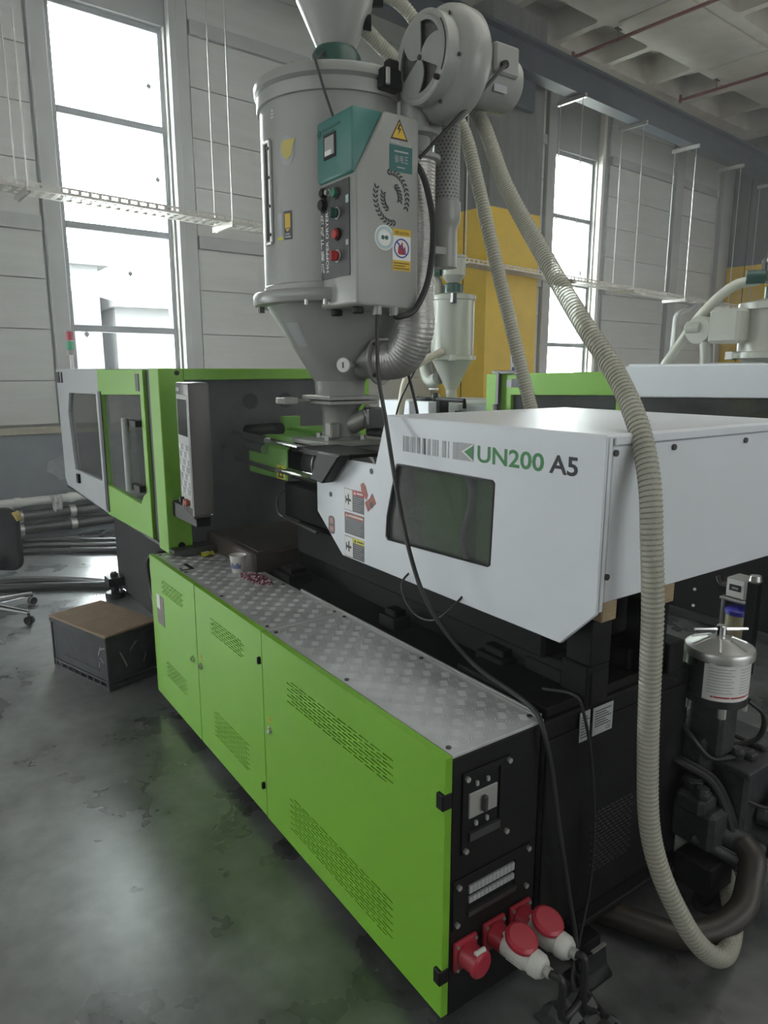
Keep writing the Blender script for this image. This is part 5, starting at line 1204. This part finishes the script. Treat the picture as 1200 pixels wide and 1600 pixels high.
m2 = thing('injection_moulding_machine', 'white machine cover under the small hopper dryer in the next row', 'machine', (-5.8, 5.1, 0), 'moulding machines in the next row')
build(MB().box(-6.9, -4.95, 4.55, 5.9, .04, .85), 'bed', BED, m2, bevel=0.006)
build(MB().prism([(-6.55, .86), (-5.0, .86), (-5.0, 1.12), (-5.35, 1.24), (-5.66, 1.24), (-5.66, 1.435), (-6.55, 1.425)], 'y', 4.5, 5.75), 'injection_cover', WHITE, m2, bevel=0.006)
build(MB().box(-5.655, -5.10, 4.9, 5.6, 1.236, 1.40), 'grey_inner_cover', GREYP, m2, bevel=0.006)
build(MB().box(-5.9, -5.2, 4.85, 4.898, 1.29, 1.33), 'dark_slot', BLACK, m2)
build(MB().box(-5.95, -5.85, 4.74, 4.86, 1.24, 1.36), 'robot_leg', DARKM, m2)
fr2 = build(MB().tube([(-6.0, 4.62, 1.40), (-6.0, 4.62, 1.455), (-5.25, 4.62, 1.455), (-5.25, 4.62, 1.38)], .022, 8), 'black_frame', BLACK, m2)
build(MB().box(-5.8, -5.6, 4.6, 4.72, 1.24, 1.44).cyl((-5.7, 4.62, 1.38), (-5.7, 4.62, 1.52), .03, n=10), 'black_actuator', BLACK, fr2, bevel=0.006)
tp = build(MB().prism(rrect(-5.55, -4.98, 4.50, 4.80, .01), 'z', 1.275, 1.285, [rrect(-5.50 + .13 * i, -5.41 + .13 * i, 4.53 + .09 * j, 4.59 + .09 * j, .012) for i in range(4) for j in range(3)]), 'perforated_tray', WHITE, m2)
tag(build(MB().tube(spath([(-6.05, 4.38, .03), (-6.05, 4.40, .8), (-6.02, 4.42, 1.4), (-5.95, 4.5, 1.75), (-5.8, 4.8, 1.95)], 6), .04, 12), 'cream_hose', mat('cream_hose', (.55, .52, .42), .45)), 'cream hose rising beside the far white cover', 'hose')

m3 = thing('injection_moulding_machine', 'green and white machine in the next row behind the UN200 cover', 'machine', (-2.6, 5.1, 0), 'moulding machines in the next row')
m3['label'] = 'far green and white machine with a smoked window behind the near white cover'
build(MB().box(-4.80, -.3, 4.55, 5.9, .04, .88), 'bed', BED, m3, bevel=0.006)
build(MB().prism([(-4.82, .86), (-3.28, .86), (-3.28, 1.742), (-4.82, 1.712)], 'y', 4.5, 4.56, [[(-4.50, 1.535), (-3.40, 1.562), (-3.40, 1.02), (-4.50, 1.02)]]), 'guard_front', GREEN, m3, bevel=0.004)
build(MB().box(-4.52, -3.38, 4.53, 4.54, 1.0, 1.58), 'guard_pane', TINTD, m3)
build(MB().box(-4.82, -3.28, 4.56, 5.85, 1.68, 1.70).box(-4.82, -4.78, 4.56, 5.85, .86, 1.70), 'guard_shell', GREEN, m3)
build(MB().box(-4.655, -4.62, 4.46, 4.50, 1.10, 1.73).box(-4.72, -4.40, 4.47, 4.53, 1.715, 1.745), 'door_rail', DARKM, m3, bevel=0.003)
build(MB().cyl((-4.64, 4.44, 1.1), (-4.64, 4.44, 1.45), .02, n=10), 'door_handle', ZINC, m3)
plate('door_label', DGREY, m3, '-y', -4.50, -4.38, 1.60, 1.675, 4.5); plate('door_label', LABELG, m3, '-y', -4.56, -4.50, 1.60, 1.665, 4.5)
build(MB().box(-4.3, -3.5, 4.9, 5.5, .9, 1.35).box(-4.1, -4.0, 4.75, 4.85, 1.2, 1.52), 'mould', DARKM, m3, bevel=0.01)
build(MB().tube(spath([(-4.0, 4.8, 1.2), (-3.85, 4.75, 1.42), (-3.7, 4.75, 1.40), (-3.5, 4.8, 1.1)], 5), .03, 10), 'mould_hose', GREYPL, m3)
W3 = [(-3.29, .87), (-.3, .87), (-.3, 1.81), (-3.29, 1.776)]
build(MB().prism(W3, 'y', 4.44, 4.48, [[(-3.17, 1.557), (-2.22, 1.580), (-2.17, 1.55), (-2.17, 1.15), (-3.20, 1.10), (-3.215, 1.14), (-3.19, 1.54)]]), 'injection_cover', WHITE, m3, bevel=0.006)
build(MB().box(-3.24, -2.13, 4.465, 4.475, 1.07, 1.60), 'cover_pane', TINTD, m3)
build(MB().box(-3.29, -.3, 4.48, 5.85, 1.77, 1.79).box(-3.29, -3.27, 4.48, 5.85, .87, 1.77), 'cover_shell', WHITE, m3)
build(MB().box(-3.1, -2.85, 4.8, 5.2, 1.1, 1.50).box(-2.98, -2.90, 4.78, 4.80, 1.38, 1.44), 'drive_housing', GREYPL, m3, bevel=0.02)
for k in range(3):
    build(MB().tube(spath([(-2.85 + .1 * k, 4.8, 1.15), (-2.6 + .1 * k, 4.75, 1.38 - .05 * k), (-2.4 + .1 * k, 4.75, 1.50 - .06 * k), (-2.2, 4.8, 1.52 - .08 * k)], 5), .014, 8), 'inner_hose', GREYPL, m3)
for z in (.345, .225, .105): build(MB().cyl((-2.665, 4.55, z), (-2.665, 4.542, z), .011, n=8), 'panel_bolt', LABELW, m3)
build(MB().box(-4.8, -.4, 4.50, 4.56, .02, .06), 'base_rail', DARKM, m3)
f3 = small_dryer('pale hopper dryer at the right edge on the far white cover', (-2.55, 5.12), .26, 1.64, 1.86, 2.20, 2.46, None)
build(MB().box(-2.86, -2.64, 4.74, 4.90, 1.93, 2.16), 'control_box', HOPPL, f3, bevel=0.02)
build(MB().cyl((-3.0, 4.85, 2.03), (-3.0, 4.96, 2.03), .10, n=24).cyl((-3.1, 4.88, 2.05), (-2.98, 4.88, 2.05), .05, n=16), 'blower', HOPPL, f3, bevel=0.008)
build(MB().tube([(-2.95, 4.9, 1.95), (-2.94, 4.9, 1.80), (-2.93, 4.9, 1.66)], .05, 12), 'heater_tube', HOPPL, f3)
build(MB().box(-2.98, -2.5, 4.86, 5.2, 1.79, 1.80).cyl((-2.55, 5.12, 1.50), (-2.55, 5.12, 1.56), .10, n=16), 'mounting_plate', HOPPL, f3)
tag(build(MB().tube(spath([(-3.40, 4.95, 1.60), (-3.32, 4.93, 1.75), (-3.18, 4.93, 1.95), (-3.02, 4.95, 2.17), (-2.85, 5.0, 2.33), (-2.70, 5.05, 2.36)], 6), .035, 12), 'loader_hose', mat('pale_clear_hose', (.62, .64, .56), .3)), 'pale hose curving up to the hopper at the right edge', 'hose')
# lubrication pump, strut and things beside the far machine
lu = thing('lubrication_pump', 'small white gauge box above a blue lidded oil jar by the far machine', 'pump', (-2.17, 4.2, 0))
build(MB().box(-2.235, -2.115, 4.16, 4.30, .365, .49), 'gauge_box', GREYPL, lu, bevel=0.006)
plate('gauge_face', LABELW, lu, '-y', -2.228, -2.122, .372, .484, 4.16); plate('gauge_window', INKB, lu, '-y', -2.212, -2.138, .412, .452, 4.158, .002)
plate('gauge_digits', LABELG, lu, '-y', -2.195, -2.155, .425, .436, 4.1555, .001)
build(MB().box(-2.26, -2.09, 4.14, 4.32, .345, .362), 'bracket_plate', ZINC, lu, bevel=0.003)
build(MB().box(-2.25, -2.235, 4.15, 4.17, .0, .345).box(-2.12, -2.105, 4.30, 4.32, .0, .345), 'bracket_leg', ZINC, lu)
build(MB().lathe([(.066, .10), (.070, .11), (.070, .265), (.001, .266)], (-2.165, 4.20, 0), 28), 'oil_jar', AMBER, lu)
build(MB().lathe([(.076, .262), (.076, .288), (.060, .305), (.001, .318)], (-2.165, 4.20, 0), 28), 'jar_lid', BLUELID, lu)
build(MB().box(-2.24, -2.09, 4.12, 4.28, .0, .10), 'pump_base', PUMP, lu, bevel=0.006)
build(MB().tube(spath([(-2.235, 4.22, .43), (-2.30, 4.22, .42), (-2.33, 4.23, .46)], 4), .016, 8), 'pump_hose', DARKHOSE, lu)
sp = thing('steel_post', 'black square post at the right edge beside the oil jar', 'post', (-1.96, 3.95, 0))
build(MB().box(-1.985, -1.925, 3.92, 3.98, 0.0, .56), 'post_body', BLACK, sp, bevel=0.005)
build(MB().lathe([(.03, .56), (.036, .57), (.03, .60), (.001, .605)], (-1.955, 3.95, 0), 16), 'post_cap', ZINC, sp)

# ------------------------------------------------------------------ thin haze volume added to imitate lens veil
hm = bpy.data.materials.new('lens_veil_haze'); hm.use_nodes = True; t = hm.node_tree
for n in list(t.nodes): t.nodes.remove(n)
vo = t.nodes.new('ShaderNodeVolumeScatter'); vo.inputs['Color'].default_value = (0.97, 0.98, 1.0, 1)
vo.inputs['Density'].default_value = 0.009; vo.inputs['Anisotropy'].default_value = 0.55
mo_ = t.nodes.new('ShaderNodeOutputMaterial'); t.links.new(vo.outputs[0], mo_.inputs['Volume'])
hz = build(HB().box(-6.9, 19.0, -0.2, 13.2, -0.05, 7.05), 'veil_haze', hm)
hz['kind'] = 'stuff'; hz['label'] = 'thin haze added through the hall to imitate lens veil'; hz['category'] = 'haze'
